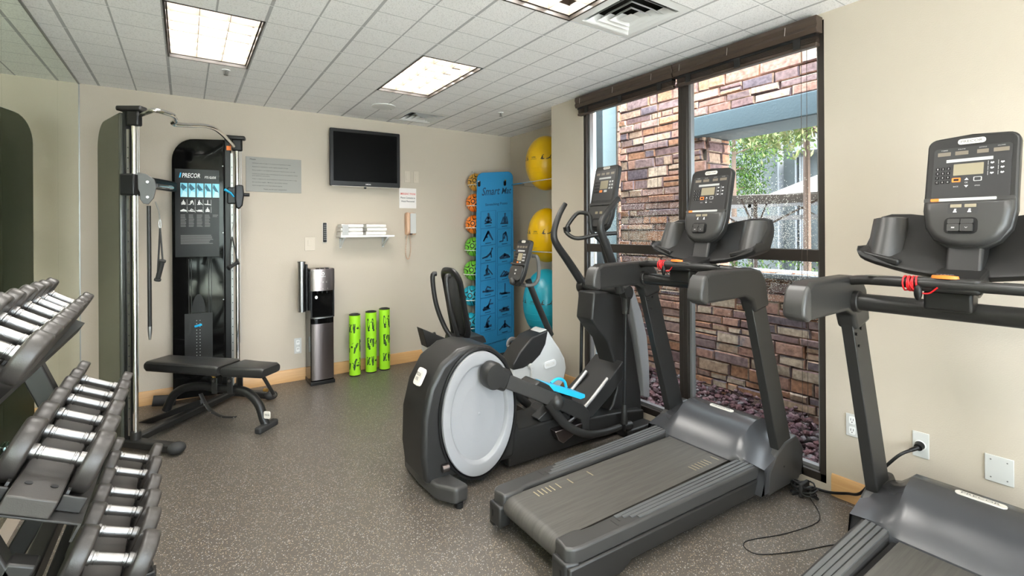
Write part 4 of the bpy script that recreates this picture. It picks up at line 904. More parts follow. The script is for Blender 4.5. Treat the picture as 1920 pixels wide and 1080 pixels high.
def side(y, s, near):
    nm = 'near' if near else 'far'
    piv = (1.49, .655) if near else (1.50, .31)
    end = (1.955, .415) if near else (1.90, .33)
    MB().beam((piv[0], y, piv[1]), (end[0], y, end[1]), .045, .085).build('drive_arm', 'dark_grey', r, bevel=.008, seg=3)
    MB().lathe([(.072, y - .045), (.080, y - .03), (.080, y + .03), (.07, y + .045), (.03, y + .05)], (piv[0], 0, piv[1]), 'y', n=28, sc_=(.85, 1)).build('crank_cover', 'charcoal', r)
    MB().beam((piv[0], y, piv[1]), (piv[0] + .10, y, piv[1] - .05), .075, .13).build('crank_housing', 'charcoal', r, bevel=.02, seg=4)
    MB().ball((end[0] + .01, y - .01, end[1] - .01), .05, .05, .055, 20, 12).build('arm_joint', 'charcoal', r)
    pts = [ony(u, v, yn) for u, v in ((1026, 752), (1040, 772), (1062, 797), (1095, 813), (1130, 811), (1163, 800))]
    MB().tube([Vector((p.x, y, p.z + (0 if near else .015))) for p in pts], [.034, .021], 12, 5).build('lower_link', 'charcoal', r)
    MB().cyl((2.585, y, .10), (2.66, y, .095), .030, n=16).build('link_collar', 'charcoal', r)
    # hanging rod and its boots
    a = Vector((2.595, y, .12)); b = Vector((2.62, y, .96)) 
    MB().cyl(a + (b - a) * .04, b, .0135, n=12).build('pivot_rod', 'black', r)
    MB().cyl(a, a + (b - a) * .16, .026, .018, 14).build('rod_boot', 'charcoal', r)
    MB().cyl(b - (b - a) * .07, b + (b - a) * .08, .024, .034, 14).build('rod_socket', 'charcoal', r)
    MB().lathe([(.050, -.03), (.055, -.015), (.055, .015), (.05, .03)], (2.625, y, 1.055), 'y', n=20, sc_=(.85, 1)).build('rod_pivot', 'charcoal', r)
side(yn, -1, True); side(yf, 1, False)
# pedals
def pedal(y0, y1, px, off=(0, 0)):
    q = [(p.x + off[0] - .045, p.z + off[1] + .022) for p in Q(2.50, *px)]
    pd = MB().prism(q, 'y', y0, y1).build('pedal', 'charcoal', r, bevel=.008, seg=3); return pd
pd = pedal(2.44, 2.60, ((1003, 722), (1012, 715), (1030, 722), (1045, 740), (1092, 757), (1104, 770), (1104, 805), (1092, 806), (1088, 785), (1035, 762)))
ins = [(p.x - .045, p.z + .030) for p in Q(2.50, (1027, 722), (1098, 742), (1098, 748), (1090, 751), (1038, 735))]
MB().prism(ins, 'y', 2.455, 2.585).build('footplate', 'blue_plastic', pd, bevel=.003)
fr = Q(2.54, (1050, 728), (1062, 720), (1074, 724), (1078, 736))
MB().tube([Vector((p.x - .045, 2.58, p.z + .034)) for p in fr], .010, 8, 4, flat=1).build('footplate_rim', 'blue_plastic', pd)
pd = MB().prism([(p.x, p.z) for p in Q(2.80, (975, 762), (982, 770), (996, 772), (1018, 745), (1032, 740), (1040, 760), (1000, 790), (982, 784))], 'y', 2.74, 2.92).build('pedal', 'charcoal', r, bevel=.008, seg=3)
MB().prism([(p.x, p.z) for p in Q(2.80, (1000, 778), (1022, 766), (1024, 772), (1003, 784))], 'y', 2.735, 2.90).build('footplate', 'blue_plastic', pd, bevel=.003)
# swinging handles
hn = [ony(u, v, yn) for u, v in ((1163, 548), (1152, 505), (1142, 475), (1129, 440), (1126, 424), (1131, 408), (1146, 388), (1160, 372))]
MB().tube(hn, [.033, .0185], 14, 5).build('moving_handle', 'charcoal', r)
hf = [ony(u, v, yf) for u, v in ((1101, 545), (1085, 520), (1064, 488), (1046, 462), (1039, 446), (1040, 428), (1049, 402), (1060, 382))]
MB().tube(hf, [.036, .0185], 14, 5).build('moving_handle', 'charcoal', r)
MB().cyl((2.63, yn - .02, 1.06), (2.63, yf + .02, 1.06), .034, n=18).build('pivot_shaft', 'charcoal', r)
# fixed loop handle
lp = [ony(u, v, y) for u, v, y in ((1140, 465, 2.66), (1118, 444, 2.70), (1108, 430, 2.71), (1106, 405, 2.72), (1095, 399, 2.76), (1080, 402, 2.82), (1062, 428, 2.84), (1066, 440, 2.82), (1084, 447, 2.76), (1120, 440, 2.68), (1156, 437, 2.60))]
MB().tube(lp, .0155, 12, 4).build('fixed_handle', 'charcoal', r)
MB().tube([lp[6] + Vector((0, .0, .01)), lp[6] + Vector((.01, 0, -.03))], .028, 14).build('grip_sensor', 'black', r)
# console mast and console
MB().tube([ony(1158, 548, 2.65), ony(1146, 500, 2.66), ony(1132, 450, 2.68)], [.05, .038], 14, 4).build('mast', 'charcoal', r)
console_small(r, Vector((2.72, 2.745, 1.755)), .22, .128, .262, -.27, -.062, 'elliptical')

# ============================================================ recumbent bike
yb_ = 3.40
r = thing('recumbent_bike', (2.3, 3.45, 0), 'recumbent exercise bike with white shroud and mesh seat back, behind the elliptical', 'exercise bike')
body = Q2(yb_, (1026, 616), (1041, 640), (1050, 653), (1060, 672), (1063, 690), (1058, 715), (1046, 733), (1020, 738), (990, 738), (970, 730), (961, 706), (962, 688), (975, 665), (998, 635))
MB().prism(body, 'y', 3.40, 3.58).build('shroud', 'white_plastic', r, bevel=.022, seg=4, ang=50)
dk = Q2(yb_, (1027, 618), (1022, 645), (1012, 665), (998, 680), (980, 690), (961, 694), (960, 683), (973, 661), (997, 632))
MB().prism(dk, 'y', 3.388, 3.592).build('shroud_cover', 'charcoal', r, bevel=.012, seg=3, ang=50)
p = ony(1032, 683, 3.39)
bd = MB().slab(rrect(.135, .062, .025), (p.x, 3.398, p.z), (1, 0, .10), (-.1, 0, 1), (0, 1, 0), -.007, .004).build('badge', 'white', r, bevel=.002)
text('lettering', 'PRECOR', (p.x, 3.3905, p.z), (1, 0, .10), (-.1, 0, 1), .10, .026, 'badge', bd)
p = ony(1021, 641, 3.38); MB().cyl((p.x, 3.384, p.z), (p.x, 3.40, p.z), .005, n=10).build('screw', 'black', r)
# crank and pedals
cp_ = ony(998, 688, 3.36)
MB().lathe([(.024, 3.36), (.024, 3.39)], (cp_.x, 0, cp_.z), 'y', n=16).build('crank_hub', 'white_plastic', r)
MB().beam((cp_.x, 3.365, cp_.z), (cp_.x - .01, 3.365, cp_.z - .19), .014, .022).build('crank', 'white_plastic', r, bevel=.004)
pdl = MB().bb(cp_.x - .11, cp_.x + .03, 3.27, 3.36, cp_.z - .225, cp_.z - .195).build('pedal', 'black', r, bevel=.01)
MB().beam((cp_.x, 3.60, cp_.z), (2.40, 3.62, .47), .014, .022).build('crank', 'mid_grey', r, bevel=.004)
pp = ony(963, 645, 3.66)
pdl = MB().bb(pp.x - .03, pp.x + .05, 3.62, 3.72, pp.z - .08, pp.z + .02).build('pedal', 'black', r, bevel=.01)
MB().tube([(pp.x - .05, 3.66, pp.z - .05), (pp.x - .06, 3.66, pp.z + .02), (pp.x - .02, 3.66, pp.z + .05), (pp.x + .04, 3.66, pp.z + .02)], .02, 10, 4, flat=.25).build('pedal_strap', 'mid_grey', pdl)
# mast, handlebar, console
MB().tube([ony(1033, 628, 3.47), ony(1010, 575, 3.47), ony(990, 525, 3.47)], .028, 16, 4).build('mast', 'charcoal', r)
hb = [ony(u, v, y) for u, v, y in ((985, 535, 3.46), (1000, 534, 3.42), (1009, 522, 3.39), (1010, 500, 3.38), (1007, 482, 3.38), (998, 480, 3.42))]
MB().tube(hb, .0165, 12, 5).build('handlebar', 'mid_grey', r)
hb = [ony(u, v, y) for u, v, y in ((985, 535, 3.48), (975, 532, 3.58), (972, 520, 3.62), (972, 500, 3.62), (970, 486, 3.6))]
MB().tube(hb, .0165, 12, 5).build('handlebar', 'mid_grey', r)
# console centre near (975,490)
cc = ony(975, 488, 3.46)
console_small(r, Vector((cc.x, 3.46, cc.z)), .30, .100, .185, -.225, -.045, 'bike')
# rail, seat and back
MB().prism(Q2(3.46, (800, 640), (812, 660), (850, 672), (900, 688), (985, 735), (1000, 740), (1000, 725), (900, 672), (850, 655), (822, 640)), 'y', 3.44, 3.52).build('seat_rail', 'white_plastic', r, bevel=.01)
MB().bb(2.08, 2.5, 3.40, 3.56, .06, .12).build('base_bar', 'charcoal', r, bevel=.01)
MB().bb(1.66, 1.76, 3.24, 3.70, .0, .07).build('rear_foot', 'black', r, bevel=.014, seg=3)
MB().beam((1.72, 3.48, .05), (2.5, 3.48, .09), .08, .06).build('floor_beam', 'charcoal', r, bevel=.01)
MB().beam((1.78, 3.48, .06), (1.85, 3.48, .55), .07, .08).build('seat_post', 'charcoal', r, bevel=.01)
MB().bb(2.70, 2.80, 3.24, 3.72, .0, .07).build('front_foot', 'black', r, bevel=.014, seg=3)
seat = MB(); z0 = .615
sec = lambda t: [(px_ - .05, py_, pz_) for px_, py_, pz_ in [(1.80 + .02 * abs(t), 3.47 + t * .155, z0), (1.83, 3.47 + t * .15, z0 + .05), (1.92, 3.47 + t * .165, z0 + .058), (2.02, 3.47 + t * .150, z0 + .052), (2.075 - .03 * abs(t), 3.47 + t * .135, z0 + .02), (2.06, 3.47 + t * .13, z0 - .012), (1.83, 3.47 + t * .15, z0 - .015)]]
seat.ring([sec(t) for t in (-1, -.85, -.4, 0, .4, .85, 1)]).build('seat', 'leather', r, bevel=.012, seg=3, ang=60)
# seat back: dark rounded frame with mesh pad
def bk(y0, y1, dx, par, nm, m, r_, hole=True):
    pts = [(u, v) for u, v in ((822, 512), (806, 520), (808, 545), (822, 590), (832, 618), (848, 630), (858, 618), (850, 590), (835, 550), (826, 520))]
O_ = ony(835, 570, 3.36)
bx = lambda t: lerp(1.815, 1.715, t)      # the back leans: x at the bottom and at the top
bz = lambda t: lerp(.64, 1.19, t)
def loop(y0, y1, t0, t1, rr, dx=0, n=6):
    pts = []
    for (cy, ct, a0) in ((y1 - rr, t1 - rr * 1.7, 0), (y0 + rr, t1 - rr * 1.7, 90), (y0 + rr, t0 + rr * 1.7, 180), (y1 - rr, t0 + rr * 1.7, 270)):
        for i in range(n + 1):
            a = math.radians(a0 + 90 * i / n); t = ct + rr * 1.7 * math.sin(a); y = cy + rr * math.cos(a)
            pts.append(Vector((bx(t) + dx + .03 * (1 - 4 * (t - .5) ** 2), y, bz(t))))
    return pts
MB().tube(loop(3.325, 3.59, 0, 1, .09, .015), .022, 10, closed=True, flat=1.2).build('back_frame', 'black', r)
pad = MB(); L_ = loop(3.34, 3.575, .02, .98, .08, .02)
pad.b.faces.new([pad.b.verts.new(p) for p in L_]); pad.build('mesh_back', 'mesh_fabric', r, solid=.022)
for k in range(14):     # open weave of the mesh
    t = .10 + .058 * k
    for j in range(5):
        y = 3.365 + j * .044 + (.012 if k % 2 else 0)
        MB().box((bx(t) + .02 + .013 + .03 * (1 - 4 * (t - .5) ** 2), y, bz(t)), (.004, .020, .014)).build('mesh_opening', 'label_grey', r)
arm = [(bx(.98) - .035, 3.34, bz(.98) - .02), (bx(.9) - .075, 3.335, bz(.9)), (bx(.5) - .085, 3.335, bz(.5)), (bx(.15) - .055, 3.36, bz(.15)), (bx(0) - .02, 3.42, bz(0) - .02)]
MB().tube(arm, .019, 10, 5).build('back_support', 'charcoal', r)
arm = [(x, 6.92 - y, z) for x, y, z in arm]; MB().tube(arm, .019, 10, 5).build('back_support', 'charcoal', r)
MB().beam((1.84, 3.47, .58), (1.89, 3.47, .74), .09, .05).build('back_bracket', 'black', r, bevel=.01)
# side bin and side grip
MB().prism(Q2(3.30, (802, 652), (810, 646), (846, 668), (846, 684), (812, 674), (803, 664)), 'y', 3.31, 3.42).build('rear_bracket', 'white_plastic', r, bevel=.008, seg=3)
MB().prism(Q2(3.28, (791, 616), (857, 643), (850, 684), (830, 680), (823, 656), (808, 648), (800, 652)), 'y', 3.27, 3.38).build('storage_bin', 'charcoal', r, bevel=.006)
gp_ = [ony(u, v, 3.29) for u, v in ((850, 640), (858, 654), (880, 658), (905, 656))]
MB().tube(gp_, .020, 12, 4).build('side_grip', 'charcoal', r)
MB().cyl(ony(884, 657, 3.29), ony(906, 655, 3.29), .0225).build('grip_sensor', 'brushed', r)
gp_ = [Vector((p.x, 3.65, p.z)) for p in gp_]; MB().tube(gp_, .020, 12, 4).build('side_grip', 'charcoal', r)
MB().bb(2.02, 2.10, 3.30, 3.36, .50, .515).build('seat_lever', 'blue_plastic', r, bevel=.006)
# ============================================================ functional trainer (two towers joined at the top)
r = thing('cable_machine', (.0, 4.75, 0), 'tall black and chrome two-tower cable machine in the corner by the mirror', 'cable machine')
AX = Vector((.692, -.722, 0)); AN = Vector((.722, .692, 0))
ZT = 2.36
def tower(px, py, fx, fy, pdir, right):
    # px,py chrome guide ; fx,fy front of the shell ; pdir direction of the shell towards its back
    nm = 'right' if right else 'left'
    d = Vector((*pdir, 0)).normalized(); n = Vector((d.y, -d.x, 0))
    if right and n.y > 0: n = -n            # n points to the visible side
    if not right and n.y > 0: n = -n
    o = Vector((fx, fy, 0)); W_ = .40 if right else .50
    # shell outline: width along d, height z, round at the top back corner
    R_ = .17; out_ = [(0, .05), (0, ZT - .02)]
    for i in range(9):
        a = math.radians(90 - 90 * i / 8); out_.append((W_ - R_ + R_ * math.cos(a), ZT - .03 - R_ * 1.15 + R_ * 1.15 * math.sin(a)))
    out_ += [(W_, .05)]
    sh = MB().slab(out_, o, d, (0, 0, 1), n, -.10, .0).build('tower_shell', 'gloss_black' if right else 'smoke_shell', r, bevel=.012, seg=3)
    # slim post between shell and guide
    q = Vector((px, py, 0)); m_ = (q + o) / 2
    MB().beam(o + n * -.05 + Vector((0, 0, .06)) - d * .02, o + n * -.05 + Vector((0, 0, ZT)) - d * .02, .06, .05, up=d).build('upright', 'black', r, bevel=.006)
    MB().beam(q + (o - q) * .42 + Vector((0, 0, .1)), q + (o - q) * .42 + Vector((0, 0, ZT - .14)), .010, .020, up=(q - o).normalized()).build('hole_strip', 'brushed', r)
    s0 = q + (o - q) * .42
    e = (q - o).normalized(); cam_ = Vector((-s0.x, -s0.y, 0)).normalized()
    for k in range(27): c = s0 + Vector((0, 0, .22 + k * .072)) + cam_ * .0125; MB().cyl(c, c + cam_ * .0012, .0042, n=8).build('hole', 'black', r)
    MB().cyl(q + Vector((0, 0, .09)), q + Vector((0, 0, ZT - .10)), .0165, n=18).build('guide_rod', 'chrome', r)
    MB().beam(o - d * .0 + Vector((0, 0, ZT)), q + e * .07 + Vector((0, 0, ZT)), .075, .035).build('top_arm', 'black_satin', r, bevel=.012, seg=3)
    MB().beam(q - e * .04 + Vector((0, 0, ZT - .065)), q + e * .045 + Vector((0, 0, ZT - .065)), .05, .11).build('top_bracket', 'black', r, bevel=.014, seg=3)
    # cables
    for k in (.022, .034): MB().cyl(q + e * k + Vector((0, 0, .5 if k < .03 else 1.9)), q + e * k + Vector((0, 0, ZT - .1)), .0018, n=6).build('cable', 'brushed', r)
    MB().cyl(q - e * .035 + Vector((0, 0, .1)), q - e * .035 + Vector((0, 0, 1.8)), .0018, n=6).build('cable', 'brushed', r)
    # sliding carriage with pulley plates
    zc = 1.835
    MB().box(q + (o - q) * .25 + Vector((0, 0, zc)), (.10, .075, .15), Matrix((e, Vector((-e.y, e.x, 0)), Vector((0, 0, 1)))).transposed()).build('carriage', 'black', r, bevel=.01)
    # base: foot running forward
    f0 = q - AX * .10; f1 = q + AX * .34
    MB().beam(f0 + Vector((0, 0, .05)), f1 + Vector((0, 0, .045)), .07, .055).build('base_foot', 'black_satin', r, bevel=.012, seg=3)
    MB().ball(f1 + Vector((0, 0, .045)), .055, .05, .040, 20, 12).build('rubber_end', 'rubber', r)
    MB().cyl(q + Vector((0, 0, .06)), q + Vector((0, 0, .13)), .032, n=16).build('rod_socket', 'charcoal', r)
    return q, o, d, n, e
ql, ol, dl, nl, el = tower(-.288, 4.235, -.374, 4.29, (-.34, .94), False)
qr, or_, dr, nr, er = tower(.395, 5.04, .30, 5.06, (-.985, .17), True)
# inner face of the right tower: placard, stack window
def fp(a, z, k=.001): return or_ + dr * a + nr * k + Vector((0, 0, z))
def fquad(nm, a0, a1, z0, z1, m, k=.002, par=None):    # a measured from the right edge leftwards
    return MB().slab([(a0, z0), (a1, z0), (a1, z1), (a0, z1)], or_, dr, (0, 0, 1), nr, k - .0015, k).build(nm, m, par or r)
Xr = -dr
pl = fquad('placard', .045, .375, 1.29, 2.06, 'black', .0015)
text('lettering', 'PRECOR', fp(.255, 2.005, .003), Xr, (0, 0, 1), .135, .040, 'white', pl, shear=.2)
MB().slab([(.335, 1.985), (.345, 1.985), (.337, 2.027), (.327, 2.027)], or_, dr, (0, 0, 1), nr, .0015, .003).build('logo_bar', 'blue_plastic', pl)
text('lettering', 'FTS GLIDE', fp(.11, 1.992, .003), Xr, (0, 0, 1), .085, .020, 'white', pl)
for k in range(5):
    a = .335 - k * .060
    o = fquad('placard_photo', a - .052, a, 1.815, 1.938, 'photo_blue', .003, pl)
    mb = MB(); mb.slab([(a - .048, 1.90 - .01 * k), (a - .01, 1.935), (a - .002, 1.90), (a - .02, 1.87)], or_, dr, (0, 0, 1), nr, .003, .0034).build('photo_shape', 'photo_dark', o)
    mb = MB(); mb.slab([(a - .052, 1.815), (a - .005, 1.815), (a - .02, 1.87), (a - .045, 1.86)], or_, dr, (0, 0, 1), nr, .003, .0035).build('photo_shape', 'photo_pale', o)
for j in range(2):
    for k in range(4):
        a = .335 - k * .060; mb = MB(); figure(mb, P[(k * 3 + j * 5) % 14], fp(a - .022, 1.765 - j * .062, .0035), Xr, (0, 0, 1), .05); mb.build('placard_figure', 'white', pl)
        fquad('placard_line', a - .050, a - .047, 1.74 - j * .062, 1.795 - j * .062, 'label_grey', .003, pl)
for k in range(5):
    for j in range(9 if k < 4 else 2):
        a = .335 - k * .060; wdt = .044 + random.uniform(-.012, 0); fquad('placard_text', a - wdt, a, 1.655 - j * .0125, 1.661 - j * .0125, 'mid_grey', .003, pl)
for j in range(7): fquad('placard_text', .335 - .27 + random.uniform(0, .06), .335, 1.475 - j * .012, 1.481 - j * .012, 'mid_grey', .003, pl)
# dark guard: stack guide lines, weight stack and its blue pin
for a in (.105, .125, .255, .275): fquad('guard_rib', a, a + .004, .35, 1.27, 'black_satin', .003)
ws = fquad('weight_stack', .10, .31, .30, .79, 'black_satin', .003)
MB().slab([(.155 + .05 + .05 * math.cos(math.radians(t)), .80 + .16 * math.sin(math.radians(t))) for t in range(0, 181, 20)], or_, dr, (0, 0, 1), nr, .001, .005).build('stack_top', 'black', r)
for k in range(15):
    for a in (.195, .22): c = fp(a, .335 + k * .028, .003); MB().cyl(c, c + nr * .001, .0035, n=6).build('stack_hole', 'label_grey', ws)
MB().beam(fp(.235, .675, .006), fp(.18, .69, .012), .012, .018).build('stack_pin', 'blue_plastic', r, bevel=.003)
for z in (2.1, 1.5, .9): MB().cyl(fp(.015, z, 0), fp(.015, z, .004), .005, n=8).build('screw', 'brushed', r)
mbx = fquad('warning_label', -.05, -.015, 2.245, 2.285, 'orange', .002)
# right carriage: blue lever, pulley, knob
MB().tube([qr + Vector((-.10, -.05, 1.885)), qr + Vector((-.055, -.06, 1.855)), qr + Vector((-.03, -.06, 1.82))], [.021, .010], 10, flat=.6).build('release_lever', 'blue_plastic', r)
MB().slab([(-.022, .085), (.045, .085), (.052, .0), (.04, -.10), (.012, -.135), (-.015, -.12), (-.022, -.05)], qr + Vector((0, -.045, 1.845)), (1, 0, 0), (0, 0, 1), (0, -1, 0), -.03, .02).build('pulley_housing', 'black', r, bevel=.012, seg=3)
MB().cyl(qr + Vector((.05, -.04, 1.845)), qr + Vector((.095, -.04, 1.845)), .016, n=14).build('knob', 'black', r)
# left carriage: the open grey pulley plate
lp_ = [(.0, .085), (.05, .075), (.095, .04), (.105, -.01), (.09, -.09), (.06, -.135), (.03, -.13), (.012, -.10), (.01, -.05), (.0, -.03)]
o = MB().slab(lp_, ql + Vector((.02, -.03, 1.835)), (1, -.1, 0), (0, 0, 1), (-.1, -1, 0), -.008, .0).build('pulley_plate', 'dark_grey', r, bevel=.003)
for a, z in ((.055, .02), (.055, -.085)):
    c = ql + Vector((.02 + a, -.03 - a * .1, 1.835 + z)); MB().cyl(c, c + Vector((0, -.02, 0)), .009, n=10).build('bolt', 'brushed', r)
# pull-up bar in bent chrome and the cross brace behind
pu = [ony(u, v, y) for u, v, y in ((262, 216, 4.22), (278, 210, 4.16), (292, 207, 4.12), (312, 212, 4.18), (325, 217, 4.24), (329, 226, 4.32), (324, 232, 4.36), (340, 234, 4.42), (362, 235, 4.5), (385, 236, 4.6), (402, 241, 4.7), (415, 250, 4.8), (428, 263, 4.92), (438, 274, 5.0))]
MB().tube(pu, .0165, 12, 4).build('pull_up_bar', 'chrome', r)
MB().beam(ol + dl * .15 + Vector((.03, .0, 1.90)), or_ + dr * .38 + Vector((0, -.0, 1.90)), .05, .085).build('cross_brace', 'black', r, bevel=.008)
MB().cyl(ony(292, 348, 4.75), ony(322, 352, 4.95), .018, n=12).build('brace_tube', 'chrome', r)
MB().beam(ql + Vector((0.0, .05, .06)), qr + Vector((-.05, -.02, .06)), .06, .05).build('base_crossbar', 'black_satin', r, bevel=.01)
MB().cyl(ony(286, 752, 5.12), ony(330, 750, 5.12), .045, n=16).build('base_bumper', 'rubber', r)
# handles hanging from the pulleys
def strap_handle(hook, top, h0, h1, lab):
    t = thing('pull_strap', hook, lab, 'handle', 'strap handles on the cable machine')
    MB().tube([hook, (hook + top) / 2 + Vector((.006, 0, 0)), top], .0042, 8, 3).build('snap_hook', 'brushed', t)
    pts = [top + Vector((0.006 * math.cos(a), 0, -.03 + .03 * math.sin(a))) for a in [2 * PI * i / 10 for i in range(10)]]
    MB().tube(pts, .0028, 6, closed=True).build('ring', 'brushed', t)
    for e_ in (h0, h1): MB().tube([top + Vector((0, 0, -.055)), e_], .0055, 6, flat=.5).build('strap', 'rubber', t)
    dd = (h1 - h0).normalized()
    MB().tube([h0, h0 + dd * .012, h0 + dd * .016, h1 - dd * .016, h1 - dd * .012, h1], [.021, .021, .0155, .0155, .021, .021], 14).build('grip', 'rubber', t)
strap_handle(ony(291, 378, 4.16), ony(300, 412, 4.16), ony(305, 488, 4.14), ony(295, 526, 4.19), 'strap handle hanging vertically from the left tower beside the long black bar')
strap_handle(ony(440, 400, 4.96), ony(435, 432, 4.96), ony(446, 492, 4.98), ony(428, 503, 4.93), 'small strap handle hanging from the pulley of the right tower')
t = thing('hanging_bar', ony(279, 388, 4.19), 'long thin black bar with a metal tip hanging from the left tower pulley', 'bar')
MB().cyl(ony(279, 386, 4.19), ony(281, 612, 4.19), .0125, n=14).build('bar', 'black_satin', t)
MB().tube([ony(281, 612, 4.19), ony(281, 622, 4.19), ony(281, 637, 4.19)], [.0135, .0125, .006], 14).build('tip', 'brushed', t)

# ============================================================ flat bench
B0 = Vector((-.19, 4.745, 0))
def BP(s, q, z): return B0 + AX * s + AN * q + Vector((0, 0, z))
bn = (AN.x, AN.y)
t = thing('weight_bench', BP(.5, 0, 0), 'black padded adjustable weight bench lying flat in front of the cable machine', 'bench')
def pad(s0, s1, w0, w1, z0, z1, nm):
    sec = []
    n = 8
    for s_, wd in ((s0, w0), (s0 + .02, w0 + .01), ((s0 + s1) / 2, (w0 + w1) / 2), (s1 - .02, w1 + .01), (s1, w1)):
        k = 0 if s_ in (s0, s1) else 1
        sec.append([BP(s_, q, z) for q, z in rrect(wd, (z1 - z0) * (.72 + .28 * k), .022, 4, 0, (z0 + z1) / 2)])
    return MB().ring(sec).build(nm, 'leather', t, bevel=0, ang=45)
pad(0, .67, .215, .235, .435, .515, 'back_pad'); pad(.70, 1.04, .235, .19, .435, .51, 'seat_pad')
for q in (-.118, .118): MB().tube([BP(.02, q * .95, .50), BP(.65, q, .50)], .0022, 6).build('seam', 'dark_grey', t)
ar = [onpl(u, v, B0, bn) for u, v in ((312, 768), (325, 742), (345, 728), (375, 724), (410, 728), (450, 731), (470, 740), (486, 760), (494, 785), (499, 797))]
MB().tube(ar, .031, 14, 4).build('arch_frame', 'black_satin', t)
c = onpl(500, 799, B0, bn)
MB().beam(c + AN * -.10 + Vector((0, 0, 0)), c + AN * .10, .055, .05).build('front_foot', 'rubber', t, bevel=.014, seg=3)
o = MB().slab(rrect(.055, .055, .012), onpl(501, 778, B0 - AN * .034, bn) + AX * .0, AX, (0, 0, 1), AN, -.004, .002).build('badge', 'badge', t, bevel=.002)
text('lettering', 'PRECOR', onpl(501, 778, B0 - AN * .039, bn), AX, (0, 0, 1), .04, .012, 'mid_grey', o)
MB().beam(onpl(262, 803, B0, bn) + Vector((0, 0, .03)), onpl(382, 752, B0, bn), .05, .045).build('rear_beam', 'black_satin', t, bevel=.01)
MB().beam(onpl(262, 803, B0, bn) + AN * -.12 + Vector((0, 0, .0)), onpl(262, 803, B0, bn) + AN * .12, .05, .04).build('rear_foot', 'rubber', t, bevel=.012)
ap = [onpl(u, v, B0 - AN * .02, bn) for u, v in ((376, 738), (386, 758), (398, 772), (418, 781), (441, 782))]
MB().tube(ap, .018, 8, 4, flat=.35).build('adjuster_arc', 'charcoal', t)
for k, p in enumerate(ap[1:]): MB().cyl(p + AN * -.012, p + AN * -.022, .005, n=8).build('hole', 'brushed', t)
for u in (412, 441):
    p0 = onpl(u, 710, B0, bn)
    for q in (-.05, .05): MB().beam(p0 + AN * q + Vector((0, 0, .02)), p0 + AN * q + Vector((0, 0, -.10)), .010, .045, up=AX).build('pad_bracket', 'charcoal', t, bevel=.003)
    c = p0 + AN * -.055 + Vector((0, 0, .0)); MB().cyl(c, c - AN * .008, .010, n=10).build('bolt', 'brushed', t)
p1_ = onpl(494, 712, B0, bn); p2_ = onpl(515, 742, B0 + AN * .12, bn)
MB().cyl(p1_ + Vector((0, 0, .02)), p2_, .013, n=12).build('seat_strut', 'charcoal', t)
MB().cyl(p2_ - (p2_ - p1_) * .12, p2_, .015, n=12).build('strut_cap', 'brushed', t)
c = onpl(495, 731, B0 + AN * .05, bn); MB().cyl(c, c + AX * .03, .013, n=12).build('adjuster_knob', 'brass', t)
c = onpl(448, 724, B0 - AN * .03, bn); MB().cyl(onpl(398, 703, B0 - AN * .04, bn), onpl(402, 709, B0 - AN * .04, bn), .010, n=10).build('adjuster_knob', 'brass', t)

